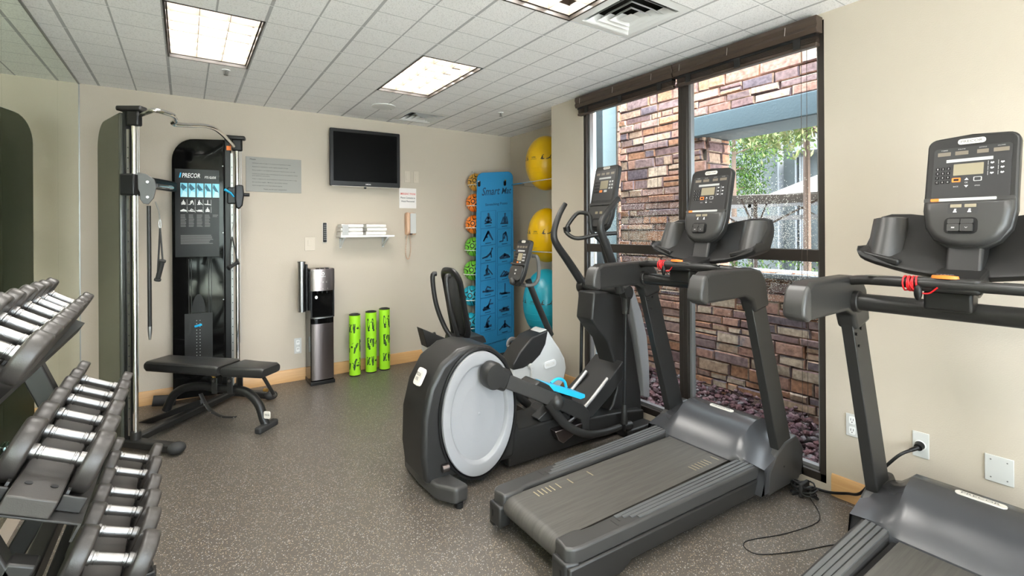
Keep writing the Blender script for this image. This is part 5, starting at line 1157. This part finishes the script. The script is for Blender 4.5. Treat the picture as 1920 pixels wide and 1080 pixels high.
# ============================================================ dumbbell rack with three trays
tiers = [ # centre x, z left, z right, [y...], (thick, ry, rz) far -> near
 ('top', -.450, -.372, 1.262, 1.214, [2.65, 2.507, 2.385, 2.242, 2.083, 1.935, 1.786, 1.636], (.036, .052, .060), (.042, .058, .068)),
 ('middle', -.352, -.244, .907, .854, [2.65, 2.497, 2.356, 2.181, 2.002, 1.836], (.036, .060, .070), (.046, .074, .084)),
 ('bottom', -.240, -.138, .563, .518, [2.65, 2.488, 2.299, 2.155, 2.008, 1.85], (.034, .063, .070), (.046, .071, .084))]
RK = thing('dumbbell_rack', (-.35, 2.15, 0), 'black three-tier dumbbell rack standing along the mirror at the left edge', 'rack')
ordn = ['farthest', 'second farthest', 'third from the far end', 'fourth from the far end', 'fifth from the far end', 'sixth from the far end', 'seventh from the far end', 'nearest']
for nm, xl, xr, zl, zr, ysl, fa, ne in tiers:
    ctr = Vector(((xl + xr) / 2, 0, (zl + zr) / 2)); U = Vector((xr - xl, 0, zr - zl)); L0 = U.length; U.normalize(); Nup = Vector((-U.z, 0, U.x))
    far, near = ysl[0] + .09, ysl[-1] - (.165 if nm != 'bottom' else .22)
    def TP(a, y, k): return Vector((ctr.x, y, ctr.z)) + U * a + Nup * k
    def strip(a0, a1, k0, k1, name, m, y0=near, y1=far, **kw):
        return MB().ring([[TP(a0, y, k0), TP(a1, y, k0), TP(a1, y, k1), TP(a0, y, k1)] for y in (y0, y1)]).build(name, m, RK, **kw)
    dz = -ne[2] - .006
    strip(-L0 / 2 - .060, L0 / 2 + .060, dz - .006, dz, 'tray', 'charcoal', bevel=.002)
    strip(-L0 / 2 - .064, -L0 / 2 - .058, dz - .045, dz, 'tray_lip', 'charcoal'); strip(L0 / 2 + .058, L0 / 2 + .064, dz - .045, dz, 'tray_lip', 'charcoal')
    strip(-L0 / 2 + .006, L0 / 2 - .006, dz, dz + .045, 'tray_ridge', 'urethane', bevel=.004)
    # upright saddle fences between the dumbbells
    allp = [ysl[0] + .075] + [(ysl[i] + ysl[i + 1]) / 2 for i in range(len(ysl) - 1)] + [ysl[-1] - .085] 
    for y in allp:
        for s in (-1, 1):
            a = s * (L0 / 2 + .004)
            MB().ring([[TP(a - s * .004, yy_, k) for yy_, k in ((y - .022, dz), (y + .022, dz), (y + .010, dz + .045), (y - .010, dz + .045))], [TP(a + s * .004, yy_, k) for yy_, k in ((y - .022, dz), (y + .022, dz), (y + .010, dz + .045), (y - .010, dz + .045))]]).build('saddle', 'charcoal', RK, bevel=.001)
    for s in (-1, 1):
        MB().ring([[TP(s * (L0 / 2 + q), y, k) for q, k in ((-.004, dz), (.052, dz), (.052, dz + .040), (-.004, dz + .040))] for y in (near + .05, near + .058)]).build('end_stop', 'charcoal', RK, bevel=.003)
    if nm == 'middle':
        for a in (-.025, .03): c = TP(a, near + .08, dz + .045); MB().cyl(c, c + Nup * .002, .009, n=14).build('bolt', 'black', RK)
    if nm == 'top':
        MB().ring([[TP(a, y, dz + .0455) for a in (-.030, -.020)] + [TP(a, y, dz + .047) for a in (-.02, -.03)] for y in (near + .10, near + .17)]).build('sticker', 'orange', RK)
        for a in (-.004, .006, .02): MB().ring([[TP(a, y, dz + .0455), TP(a + .003, y, dz + .0455), TP(a + .003, y, dz + .0465), TP(a, y, dz + .0465)] for y in (near + .10, near + .16)]).build('sticker', 'mid_grey', RK)
    for i, y in enumerate(ysl):
        f_ = i / (len(ysl) - 1); th, ry, rz = [lerp(fa[k], ne[k], f_) for k in range(3)]
        shift = .028 * f_ if nm == 'top' else .0; LL = L0 + (.016 * f_ if nm == 'top' else 0)
        loc = Vector((ctr.x + shift, y, ctr.z - (dz * -1 - rz) * 1.0 + .0)) if False else Vector((ctr.x + shift, y, ctr.z))
        drop = -(ne[2] - rz); loc = loc + Nup * drop * .6
        where = ordn[i] if i < len(ysl) - 1 else 'nearest the camera'
        lab = 'round-headed dumbbell with chrome handle on the %s tray, %s' % (nm, where)
        dbt = thing('dumbbell', loc, lab, 'dumbbell', 'dumbbells on the %s tray of the rack' % nm)
        # build in place
        hr = .0135 + .001 * f_
        hp_ = [(-.5, hr * 1.25), (-.40, hr * 1.25), (-.38, hr), (-.33, hr), (-.32, hr * 1.08), (-.30, hr * 1.08), (-.29, hr * .98), (.29, hr * .98), (.30, hr * 1.08), (.32, hr * 1.08), (.33, hr), (.38, hr), (.40, hr * 1.25), (.5, hr * 1.25)]
        secs = [[loc + U * (a * LL) + Vector((0, 1, 0)) * (rr_ * math.cos(2 * PI * j / 18)) + Nup * (rr_ * 1.12 * math.sin(2 * PI * j / 18)) for j in range(18)] for a, rr_ in hp_]
        MB().ring(secs).build('handle', 'brushed', dbt)
        for s in (-1, 1):
            secs = []
            for a, k in ((0, .80), (0, .93), (.10, .985), (.2, 1), (.8, 1), (.92, .97), (1, .90), (1.0, .70)):
                secs.append([loc + U * (s * (LL / 2 + a * th)) + Vector((0, 1, 0)) * (ry * k * math.cos(2 * PI * j / 40)) + Nup * (rz * k * math.sin(2 * PI * j / 40)) for j in range(40)])
            MB().ring(secs).build('weight_head', 'urethane', dbt, ang=50)
# frames
for k, (y, w_) in enumerate(((1.66, .055), (2.60, .055))):
    MB().beam((-.15, y, .05), (-.56, y, 1.16), w_, .07).build('front_post', 'black_satin', RK, bevel=.006)
    MB().beam((-.33, y, .70), (-.66, y, .05), w_, .06).build('rear_post', 'black_satin', RK, bevel=.006)
    MB().beam((-.67, y, .03), (-.11, y, .03), w_, .05).build('floor_bar', 'black_satin', RK, bevel=.006)
MB().beam((-.50, 1.66, .08), (-.50, 2.60, .08), .05, .05).build('cross_bar', 'black_satin', RK, bevel=.006)
MB().beam((-.40, 1.66, .45), (-.40, 2.60, .45), .05, .06).build('cross_bar', 'black_satin', RK, bevel=.006)
# ============================================================ mats, balls and their racks in the niche
# large exercise balls in wire rings on the niche wall
def exball(c, rx, rz, m, lab, yaw):
    t = thing('exercise_ball', (c[0], c[1], c[2] - rz), lab, 'exercise ball', 'exercise balls on the niche wall')
    mb = MB(); mb.ball(c, rx, rx, rz, 56, 36)
    mb.build('ball', m, t, ang=80)
    C = Vector(c)
    def on(az, z):        # point on the ball's surface
        rr = rx * math.sqrt(max(0, 1 - (z / rz) ** 2)) + .0012; a = math.radians(az); return C + Vector((rr * math.cos(a), rr * math.sin(a), z))
    for k in range(3):    # moulded ribs
        z = -rz * (.25 + .17 * k); MB().tube([on(a * 10, z) for a in range(36)], .0016, 6, closed=True).build('rib', m, t)
    # printed band: small leaping figures either side of the maker's name
    for az, ki in ((-62, 4), (-44, 6), (8, 12), (26, 4)):
        mb = MB(); sub = MB(); figure(sub, P[ki], (0, 0, 0), (1, 0, 0), (0, 1, 0), .060)
        for f_ in sub.b.faces: mb.quad(*[on(yaw + az + math.degrees(v.co.x / rx), .035 + v.co.y) for v in f_.verts])
        sub.b.free(); mb.build('printed_figure', 'ink', t)
    a0 = math.radians(yaw - 18); Xd = Vector((-math.sin(a0), math.cos(a0), 0))
    text('lettering', 'SPRI', on(yaw - 18, .040), Xd, (0, 0, 1), .05, .018, 'ink', t)
    mb = MB()
    for i in range(6): mb.quad(*[on(yaw - 18 + (i - 3) * 3.2 + q, .018 + w_) for q, w_ in ((0, 0), (2.5, 0), (2.5, .004), (0, .004))])
    mb.build('printed_line', 'ink', t)
ballp = [(ony(1023, 306, 4.20), .205, .275, 'yellow_ball', 'yellow exercise ball high in the niche, topmost of the three big balls'), (ony(1026, 441, 4.20), .195, .275, 'yellow_ball', 'yellow exercise ball in the middle of the stack of three big balls'), (ony(1024, 568, 4.20), .235, .345, 'blue_ball', 'blue exercise ball at the bottom of the niche, below two yellow ones')]
for p, rx, rz, m_, lab in ballp:
    c = (XN - rx - .012, 4.20 + (.0 if rx < .22 else -.0), 0)
    # keep the sight line: slide along the ray to the plane y chosen so that the ball touches the wall
    rr = ray(*{.205: (1023, 306), .195: (1025, 441), .235: (1024, 568)}[rx]); t_ = c[0] / rr[0]
    y = rr[1] * t_; z = HC + rr[2] * t_
    exball((c[0], y, z), rx * t_ / 4.9 * 1.0, rz * t_ / 4.9 * 1.0, m_, lab, 215)
    print('BALL', c[0], y, z, t_)
r = thing('ball_rack', (XN, 4.3, 2.0), 'thin wire ball rack fixed to the niche wall', 'rack')
for z in (2.04, 1.27):
    MB().tube([(XN - .01, 4.75, z), (XN - .34, 4.75, z + .005), (XN - .385, 4.6, z + .005), (XN - .385, 3.85, z + .005), (XN - .01, 3.82, z)], .0065, 8).build('wire_arm', 'chrome', r)

# the hanging mats
my = 4.90
t = thing('exercise_mat', (3.12, my, .06), 'blue hanging stretching mat printed with black yoga figures', 'exercise mat', 'blue mats hanging in the niche')
TL, TR, BL, BR = ony(895, 324, my), ony(962, 321, my), ony(891, 657, my), ony(965, 668, my)
w0 = (TR - TL).length; 
def mpt(a, b_, k=0):     # a across 0..1, b down 0..1
    p = TL.lerp(TR, a).lerp(BL.lerp(BR, a), b_); return p + Vector((0, -k, 0))
def matmesh(yo0, yo1, nm, m, par, sh=0):
    pts = []
    ca = .16; cb = .035
    for (a0, b0, st) in ((1 - ca, cb, 0), (ca, cb, 90), (ca, 1 - cb, 180), (1 - ca, 1 - cb, 270)):
        for i in range(6):
            an = math.radians(st + 90 * i / 5); pts.append((a0 + ca * math.cos(an), b0 - cb * math.sin(an)))
    mb = MB(); mb.ring([[mpt(a, b_) + Vector((sh, yo, 0)) for a, b_ in pts] for yo in (yo0, yo1)])
    return mb.build(nm, m, par, bevel=.006, seg=2)
matmesh(0, .016, 'mat_face', 'blue_mat', t)
Xm = (TR - TL).normalized(); Zm = (TL - BL).normalized()
text('lettering', 'Smart', mpt(.37, .105, .003), Xm, Zm, w0 * .50, .095, 'mat_ink', t, shear=.25)
text('lettering', 'Mat', mpt(.80, .104, .003), Xm, Zm, w0 * .28, .075, 'mat_ink', t, shear=.25)
text('lettering', 'Stretching Poses', mpt(.52, .178, .003), Xm, Zm, w0 * .62, .040, 'mat_ink', t)
for i in range(7):
    for j in range(2):
        a = .30 + .44 * j; b_ = .262 + .096 * i
        mb = MB(); figure(mb, P[i * 2 + j], mpt(a, b_, .003), Xm, Zm, w0 * .30); mb.build('printed_figure', 'mat_ink', t)
        mb = MB(); q = mpt(a, b_ + .038, .003); mb.quad(q - Xm * .04, q + Xm * .04, q + Xm * .04 + Zm * .008, q - Xm * .04 + Zm * .008); mb.build('printed_caption', 'mat_ink', t)
        hw, hh = w0 * .205, .100
        c = mpt(a, b_, .0025)
        mb = MB()
        for s_ in (-1, 1):
            mb.beam(c + Xm * (s_ * hw) - Zm * hh, c + Xm * (s_ * hw) + Zm * hh, .002, .0012); mb.beam(c - Xm * hw + Zm * (s_ * hh), c + Xm * hw + Zm * (s_ * hh), .0012, .002)
        mb.build('printed_frame', 'blue_mat_edge', t)
text('lettering', 'www.smartmats.com', mpt(.52, .935, .003), Xm, Zm, w0 * .55, .018, 'mat_ink', t)
for a in (.03, .74): MB().slab(rrect(.035, .07, .016), mpt(a + .02, .062, .001), Xm, Zm, (0, 1, 0), -.002, .002).build('eyelet', 'black', t)
for k in range(3):
    tt = thing('exercise_mat', (3.12, my + .02, .06), ['plain blue mat hanging directly behind the printed stretching mat', 'second plain blue mat behind the printed stretching mat', 'rearmost plain blue mat of the hanging stack'][k], 'exercise mat', 'blue mats hanging in the niche')
    matmesh(.018 + k * .019, .036 + k * .019, 'mat_body', 'blue_mat_edge', tt, .012 + .012 * k)
r = thing('mat_rack', (3.1, YB, 2.1), 'steel wall hooks that carry the blue mats', 'hooks')
for a in (.06, .78):
    p = mpt(a, .055, .04); MB().cyl((p.x - .03, p.y, p.z + .01), (p.x, my + .085, p.z), .009, n=10).build('hook', 'chrome', r)
p = ony(986, 341, 5.0); q = mpt(1.02, .06)
MB().cyl((2.86, my + .085, mpt(.5, .055).z), (XN, my + .085, mpt(.5, .055).z), .010, n=10).build('hook_bar', 'brushed', r)
o = MB().bb(2.93, 3.40, 4.72, 5.15, 0, .035)
rooted(o, 'floor_pad', 'rubber', (3.15, 4.9, 0), 'low black rubber pad on the floor under the hanging mats', 'pad', bevel=.01)
# medicine balls on their wall rack
rk = thing('medicine_ball_rack', (2.95, YB, 1.2), 'slim white vertical rack on the back wall holding seven medicine balls', 'rack')
MB().bb(2.97, 2.99, YB - .03, YB - .001, .25, 2.25).build('backbone', 'white_plastic', rk, bevel=.003)
cols = ['ball_amber', 'ball_orange', 'ball_orange', 'ball_green', 'ball_green', 'ball_blue', 'ball_blue']
names = ['amber and black medicine ball, topmost on the wall rack', 'orange and black medicine ball, upper of the two orange ones', 'orange and black medicine ball, lower of the two orange ones', 'green and black medicine ball, upper of the two green ones', 'green and black medicine ball, lower of the two green ones', 'blue and black medicine ball, upper of the two blue ones', 'blue and black medicine ball, lowest on the rack near the floor']
mbp = [(878, 341), (875, 380), (874, 421), (873, 463), (871, 508), (868, 556), (865, 608)]
import colorsys
def medball(c, rx, rz, m, lab):
    t = thing('medicine_ball', (c[0], c[1], c[2] - rz), lab, 'medicine ball', 'medicine balls on the wall rack')
    # twelve-gore pattern as real geometry: coloured ball plus raised black lens panels
    MB().ball(c, rx, rx, rz, 40, 28).build('ball', m, t, ang=80)
    C = Vector(c); ax = Vector((-.62, -.76, .12)).normalized(); u = ax.cross(Vector((0, 0, 1))).normalized(); v = ax.cross(u)
    def S(th, ph, k=1.018):
        d = ax * math.cos(th) + (u * math.cos(ph) + v * math.sin(ph)) * math.sin(th); return C + Vector((d.x * rx, d.y * rx, d.z * rz)) * k
    for j in range(6):
        ph0 = math.radians(60 * j + 15); mb = MB(); n = 10; up, lo = [], []
        for i in range(n + 1):
            th = math.radians(20 + 110 * i / n); wd = math.radians(20) * math.sin(PI * (i / n) ** .8) / max(.4, math.sin(th))
            up.append(S(th, ph0 + wd)); lo.append(S(th, ph0 - wd))
        V_ = [mb.b.verts.new(p) for p in up + lo[::-1][1:-1]]
        up_v = V_[:n + 1]; lo_v = [V_[0]] + V_[n + 1:][::-1] + [V_[n]]
        for i in range(n):
            q = [up_v[i], up_v[i + 1], lo_v[i + 1], lo_v[i]]; q2 = []
            [q2.append(x) for x in q if x not in q2]
            mid = None; mb.b.faces.new(q2)
        mb.build('black_panel', 'black_satin', t, ang=80)
    for k0, k1 in ((.17, .27),):
        mb = MB(); n = 24
        a = [mb.b.verts.new(S(k0 * 1.0, 2 * PI * i / n, 1.022)) for i in range(n)]; b_ = [mb.b.verts.new(S(k1, 2 * PI * i / n, 1.022)) for i in range(n)]
        for i in range(n): mb.b.faces.new((a[i], a[(i + 1) % n], b_[(i + 1) % n], b_[i]))
        mb.build('ring_panel', 'black_satin', t, ang=80)
for k, (u, v) in enumerate(mbp):
    rx = .098 + .003 * k; rz = .108 + .003 * k; y = YB - .045 - rx
    p = ony(u, v, y); c = (p.x + rx * 1.05, y, p.z)
    medball(c, rx, rz, cols[k], names[k])
    pts = [(c[0] + (rx * 1.02) * math.cos(a), c[1] + rx * 1.02 * math.sin(a), c[2] - rz * .35) for a in [2 * PI * i / 28 for i in range(28)]]
    o_ = MB().tube(pts, .0045, 8, closed=True).build('ring', 'white', rk)
    MB().beam((c[0], c[1] + rx, c[2] - rz * .35), (2.98, YB - .01, c[2] - rz * .35), .012, .006).build('arm', 'white', rk)
# small clear acrylic clip at the mirror, low behind the rack
p = onx(9, 855, XL + .006)
t = thing('mirror_clip', (XL, p.y, p.z), 'small clear acrylic clip with two screws on the mirror at the left picture edge', 'mirror clip')
MB().bb(XL + .0005, XL + .012, p.y - .045, p.y + .045, p.z - .055, p.z + .055).build('block', 'acrylic', t, bevel=.002)
MB().bb(XL + .012, XL + .016, p.y - .045, p.y - .030, p.z - .05, p.z + .05).build('edge_strip', 'photo_pale', t)
for s_ in (-1, 1): MB().cyl((XL + .012, p.y + .02, p.z + s_ * .035), (XL + .016, p.y + .02, p.z + s_ * .035), .005, n=10).build('screw', 'chrome', t)
# ============================================================ outside the window
XS = 4.2
struct(MB().bb(-12, XR + T, -16, YN - T, -.16, -.06).build('ground', 'added_bounce_ground', flat=True))  # unseen pale ground added to bounce daylight in through the near-wall opening
mat('patio', (.16, .15, .14), .9, bump=.4, bscale=50)
struct(MB().bb(XR + T, 30, -14, 24, -.16, -.06).build('ground', 'patio', flat=True))
def stones(name, o, X, Z, N_, uw, vh, holes_, m, seed, hmin=.055, hmax=.115, wmin=.09, wmax=.34, th=.05):
    rnd = random.Random(seed); mb = MB(); v = 0; o = Vector(o); X = Vector(X); N_ = Vector(N_)
    while v < vh:
        hgt = rnd.uniform(hmin, hmax); u = -rnd.uniform(0, .2)
        while u < uw:
            wd = rnd.uniform(wmin, wmax); u0, u1 = max(u, 0), min(u + wd, uw); v0, v1 = v, min(v + hgt, vh)
            cells = [(u0, u1, v0, v1)] if wd < .2 or rnd.random() < .7 or hgt < .09 else [(u0, u1, v0, (v0 + v1) / 2 - .001), (u0, u1, (v0 + v1) / 2 + .001, v1)]
            for a0, a1, b0, b1 in cells:
                if a1 - a0 < .03 or any(a0 < h_[1] and a1 > h_[0] and (b0 + b1) / 2 < h_[3] and (b0 + b1) / 2 > h_[2] and not (a0 < h_[0] - .0 and (h_[0] - a0) > .05) for h_ in holes_):
                    # trim stones that cross the edge of an opening
                    continue
                for h_ in holes_:
                    if (b0 + b1) / 2 > h_[2] and (b0 + b1) / 2 < h_[3]:
                        if a0 < h_[0] < a1: a1 = h_[0]
                g = .0035; d = th * rnd.uniform(.75, 1.25); q = []
                j = lambda k: rnd.uniform(-k, k)
                bot = [(a0 + g + j(.005), b0 + g + j(.004)), (a1 - g + j(.005), b0 + g + j(.004)), (a1 - g + j(.005), b1 - g + j(.004)), (a0 + g + j(.005), b1 - g + j(.004))]
                cx, cy = (a0 + a1) / 2, (b0 + b1) / 2
                r0 = [o + X * a + Vector((0, 0, b_)) for a, b_ in bot]; r1 = [o + X * a + Vector((0, 0, b_)) + N_ * (d - .012) for a, b_ in bot]
                r2 = [o + X * (cx + (a - cx) * (1 - .02 / max(.05, a1 - a0))) + Vector((0, 0, cy + (b_ - cy) * (1 - .018 / max(.04, b1 - b0)))) + N_ * (d + j(.006)) for a, b_ in bot]
                mb.ring([r0, r1, r2])
            u += wd
        v += hgt
    return mb.build(name, m, None, ang=25)
# parapet wall, pier and the wall above the beam; measured along -y from y = 6
holeA = (6 - 2.82, 8.5, 1.09, 2.585)
def Y(u): return 6 - u
w1 = MB().bb(XS + .001, XS + .35, -2.5, 2.83, -.06, 1.09).bb(XS + .001, XS + .35, 2.83, 3.92, -.06, 4.6).bb(XS + .001, XS + .35, -2.5, 2.83, 2.45, 4.6).build('wall_exterior', 'grout', flat=True); struct(w1)
o = stones('stone_facing', (XS, 3.92, -.06), (0, -1, 0), (0, 0, 1), (-1, 0, 0), 6.4, 4.6, [(3.92 - 2.83, 9, 1.16, 2.62)], 'stone', 3, .06, .12, .10, .38)
tag(o, 'wall of rough pinkish brown ledge stone outside the window', 'stone wall'); o.name = 'stone_wall'; o['kind'] = 'structure'; del o['label']; del o['category']
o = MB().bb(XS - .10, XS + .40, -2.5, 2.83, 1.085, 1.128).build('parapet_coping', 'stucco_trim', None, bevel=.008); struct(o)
o = MB().bb(XS - .11, XS + .36, -2.5, 2.985, 2.40, 2.59).build('lintel_beam', 'teal_paint', None, bevel=.01); struct(o)
# jamb of the opening, stone on its side
o = stones('stone_jamb', (XS + .35, 2.83, 1.1), (-1, 0, 0), (0, 0, 1), (0, -1, 0), .35, 1.3, [], 'stone', 8, .06, .12, .1, .3, .03); struct(o)
# return wall at the left, and the painted posts
struct(MB().bb(XO + .02, XS + .4, 4.30, 4.5, -.06, 4.6).build('wall_return', 'grout', flat=True))
o = stones('stone_return', (XO + .03, 4.30, -.06), (1, 0, 0), (0, 0, 1), (0, -1, 0), .85, 4.6, [], 'stone', 12, .06, .12, .1, .3, .04); struct(o)
o = stones('stone_pier', (XS - .07, 3.93, -.06), (1, 0, 0), (0, 0, 1), (0, -1, 0), .07, 4.6, [], 'stone', 21, .07, .12, .15, .3, .03); struct(o)
struct(MB().bb(XS - .07, XS, 3.93, 4.1, -.06, 4.6).build('pier_core', 'grout', flat=True))
p = onpl(1131, 300, (4, 3.95), (0, 1)); q = onpl(1156, 300, (4, 3.95), (0, 1))
o = MB().bb(p.x, q.x, 3.95, 4.12, -.06, 4.6).build('post', 'teal_paint', None, bevel=.008); tag(o, 'tall square blue-grey painted post outside the left window bay', 'post')
mat('pale_cladding', (.26, .33, .36), .8)
struct(MB().bb(XR + T, XO + .005, YO - .006, YO, -.06, 4.6).bb(XO, XO + .006, YO, 4.30, -.06, 4.6).build('trim_4', 'pale_cladding', flat=True))
struct(MB().bb(XR + T + .005, XS - .01, .95, 1.05, -.06, 4.6).build('added_sun_block', 'grout', flat=True))  # unseen wall added to keep direct sun off the gravel and stone gap
# bed of reddish landscaping rock
g_ = .8507; h_ = .5257
ICO = [(-h_, g_, 0), (h_, g_, 0), (-h_, -g_, 0), (h_, -g_, 0), (0, -h_, g_), (0, h_, g_), (0, -h_, -g_), (0, h_, -g_), (g_, 0, -h_), (g_, 0, h_), (-g_, 0, -h_), (-g_, 0, h_)]
ICF = [(0, 11, 5), (0, 5, 1), (0, 1, 7), (0, 7, 10), (0, 10, 11), (1, 5, 9), (5, 11, 4), (11, 10, 2), (10, 7, 6), (7, 1, 8), (3, 9, 4), (3, 4, 2), (3, 2, 6), (3, 6, 8), (3, 8, 9), (4, 9, 5), (2, 4, 11), (6, 2, 10), (8, 6, 7), (9, 8, 1)]
rnd = random.Random(5); mb = MB()
for i in range(2300):
    x = rnd.uniform(XR + T + .06, XS - .12); y = rnd.uniform(1.1, 3.68); s_ = rnd.uniform(.014, .036); ph = rnd.random() * 6
    z = -.05 + .10 * rnd.random() * (x - XR) + .03 * rnd.random()
    sx_, sy_, sz_ = s_ * rnd.uniform(.7, 1.3), s_ * rnd.uniform(.7, 1.3), s_ * rnd.uniform(.5, .9)
    rot = Matrix.Rotation(ph, 3, 'Z') @ Matrix.Rotation(rnd.uniform(-.6, .6), 3, 'X')
    vs = [mb.b.verts.new(Vector((x, y, z)) + rot @ Vector((a * sx_ * rnd.uniform(.82, 1.15), b_ * sy_ * rnd.uniform(.82, 1.15), c_ * sz_ * rnd.uniform(.82, 1.15)))) for a, b_, c_ in ICO]
    for f_ in ICF: mb.b.faces.new([vs[k] for k in f_])
o = mb.build('gravel', 'gravel', None, flat=True); tag(o, 'bed of reddish purple landscaping rock between window and stone wall', 'gravel', kind='stuff')
# ---- hotel building across the court
XB = 14.0
def bp(u, v): return onx(u, v, XB)
r = thing('building', (XB, 5.0, 0), 'pale grey stucco building with white trim seen through the window opening', 'building')
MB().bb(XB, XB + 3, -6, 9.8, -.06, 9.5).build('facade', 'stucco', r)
a, b_ = bp(1512, 300), bp(1440, 300)
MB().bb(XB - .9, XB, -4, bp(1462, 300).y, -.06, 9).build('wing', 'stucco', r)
def bwin(u0, v0, u1, v1, x=XB, mull=True):
    a = onx(u0, v0, x); c = onx(u1, v1, x); y0, y1, z0, z1 = c.y, a.y, c.z, a.z
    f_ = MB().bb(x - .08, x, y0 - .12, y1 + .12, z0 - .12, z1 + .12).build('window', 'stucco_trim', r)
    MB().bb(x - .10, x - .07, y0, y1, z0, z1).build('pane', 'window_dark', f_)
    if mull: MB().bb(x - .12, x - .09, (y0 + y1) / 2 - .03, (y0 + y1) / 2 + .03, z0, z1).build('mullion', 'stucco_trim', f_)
bwin(1412, 318, 1439, 349); bwin(1424, 432, 1440, 462, mull=False)
a = bp(1405, 352); c = bp(1445, 366)
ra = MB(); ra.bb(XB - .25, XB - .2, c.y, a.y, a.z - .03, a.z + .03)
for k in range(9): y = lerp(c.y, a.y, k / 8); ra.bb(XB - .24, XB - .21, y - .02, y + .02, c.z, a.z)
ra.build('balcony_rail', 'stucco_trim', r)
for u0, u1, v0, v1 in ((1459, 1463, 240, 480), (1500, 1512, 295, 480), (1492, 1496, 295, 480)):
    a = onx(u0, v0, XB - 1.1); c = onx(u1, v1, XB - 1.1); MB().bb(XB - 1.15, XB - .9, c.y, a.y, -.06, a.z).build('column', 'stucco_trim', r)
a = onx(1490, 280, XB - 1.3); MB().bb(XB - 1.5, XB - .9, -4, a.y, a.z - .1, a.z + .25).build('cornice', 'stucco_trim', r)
# ---- trees
def tree(name, x, y, h0, h1, rad, n, m, lab, trunk_r=.09, sz=.12, seed=1, base=0, lean=0):
    rnd = random.Random(seed); t = thing(name, (x, y, -.06), lab, 'tree', 'trees outside the window')
    MB().tube([(x, y, -.06), (x + lean * .4, y + lean * .3, h0), (x + lean, y + lean * .6, h1 * .95)], [trunk_r, trunk_r * .35], 8, 4).build('trunk', 'bark', t)
    mb = MB(); brs = []
    for i in range(11):
        z = lerp(h0, h1 * .95, rnd.random()); a = rnd.uniform(0, 2 * PI); L_ = rad * rnd.uniform(.5, 1)
        p0 = Vector((x + lean * z / h1, y + lean * .6 * z / h1, z)); p1 = p0 + Vector((math.cos(a) * L_, math.sin(a) * L_, L_ * rnd.uniform(.0, .5))); brs.append((p0, p1))
        mb = MB().tube([p0, (p0 + p1) / 2 + Vector((0, 0, .06)), p1], [trunk_r * .3, trunk_r * .08], 5, 3); mb.build('branch', 'bark', t)
    lf = MB()
    for i in range(n):
        p0, p1 = rnd.choice(brs); c = p0.lerp(p1, rnd.uniform(.35, 1.1)) + Vector([rnd.gauss(0, rad * .14) for _ in range(3)])
        d = Vector([rnd.gauss(0, 1) for _ in range(3)]).normalized(); e = d.cross(Vector((rnd.random(), rnd.random(), 1))).normalized(); s_ = sz * rnd.uniform(.5, 1.2)
        lf.quad(c, c + d * s_ + e * s_ * .25, c + d * s_ * 1.7, c + d * s_ - e * s_ * .25)
    lf.build('foliage', m, t, flat=True)
p = onx(1376, 330, 10.9); tree('pine_tree', 10.9, p.y, 2.3, 5.2, 1.5, 11000, 'leaf', 'green pine with a thin brown trunk in the middle of the opening', .085, .060, 2)
p = onx(1335, 330, 11.5); tree('pine_tree', 11.5, p.y, 2.3, 5.0, 1.3, 8000, 'leaf', 'green tree at the left end of the opening beside the stone pier', .08, .06, 4)
p = onx(1470, 300, 7.0); tree('weeping_tree', 7.0, p.y - .3, 2.75, 3.9, 1.2, 5000, 'leaf_pale', 'pale yellow-green drooping tree under the beam on the right', .06, .07, 6)
p = onx(1545, 260, 6.5); tree('tree', 6.5, p.y, 2.65, 3.8, .9, 2500, 'leaf_pale', 'yellowish tree with a bent branch at the right edge of the window', .07, .06, 9)
# ---- umbrellas, railing and low furniture on the patio
def umbrella(x, y, z, R_, hgt, m, lab, pole=True):
    t = thing('patio_umbrella', (x, y, -.06), lab, 'umbrella', 'patio umbrellas outside')
    mb = MB(); n = 8; V = [Vector((x + R_ * math.cos(2 * PI * i / n + .3), y + R_ * math.sin(2 * PI * i / n + .3), z)) for i in range(n)]
    mb.ring([V, [Vector((x, y, z + hgt)) + (p - Vector((x, y, z))) * .05 for p in V], ]); mb.build('canopy', m, t, ang=5)
    MB().cyl((x, y, -.06), (x, y, z + hgt * .9), .035, n=10).build('pole', 'umbrella_brown', t)
    for p in V[::2]: MB().beam((x, y, z - .55), Vector((x, y, z)).lerp(p, .62) + Vector((0, 0, -.02)), .02, .03).build('strut', 'umbrella_brown', t)
p = onx(1416, 385, 8.4); umbrella(8.4, p.y, 2.02, 1.55, .10, 'umbrella_brown', 'low dark brown patio umbrella seen behind the treadmill console')
p = onx(1550, 360, 11.2); umbrella(11.2, p.y, onx(1550, 366, 11.2).z, 1.3, .48, 'umbrella_cream', 'large cream patio umbrella at the right of the window')
r = thing('railing', (10.5, 4.0, 0), 'dark metal railing with two horizontal bars behind the patio umbrellas', 'railing')
for v in (382, 408): z = onx(1480, v, 10.5).z; MB().bb(10.5, 10.56, 1.0, 7.5, z - .05, z + .05).build('rail', 'bronze', r)
for y in (1.5, 3.0, 4.5, 6.0, 7.3): MB().bb(10.5, 10.56, y - .04, y + .04, -.06, onx(1480, 378, 10.5).z).build('post', 'bronze', r)
r = thing('hedge', (9.8, 4.2, -.06), 'low clipped green hedge beyond the parapet', 'hedge')
rnd = random.Random(11); lf = MB()
for i in range(2600):
    c = Vector((9.8 + rnd.uniform(-.2, .2), rnd.uniform(1.6, 7.2), rnd.uniform(0, 1.0))); d = Vector([rnd.gauss(0, 1) for _ in range(3)]).normalized(); e = d.cross(Vector((.3, .2, 1))).normalized(); lf.quad(c, c + d * .05 + e * .02, c + d * .09, c + d * .05 - e * .02)
lf.build('foliage', 'leaf', r, flat=True)
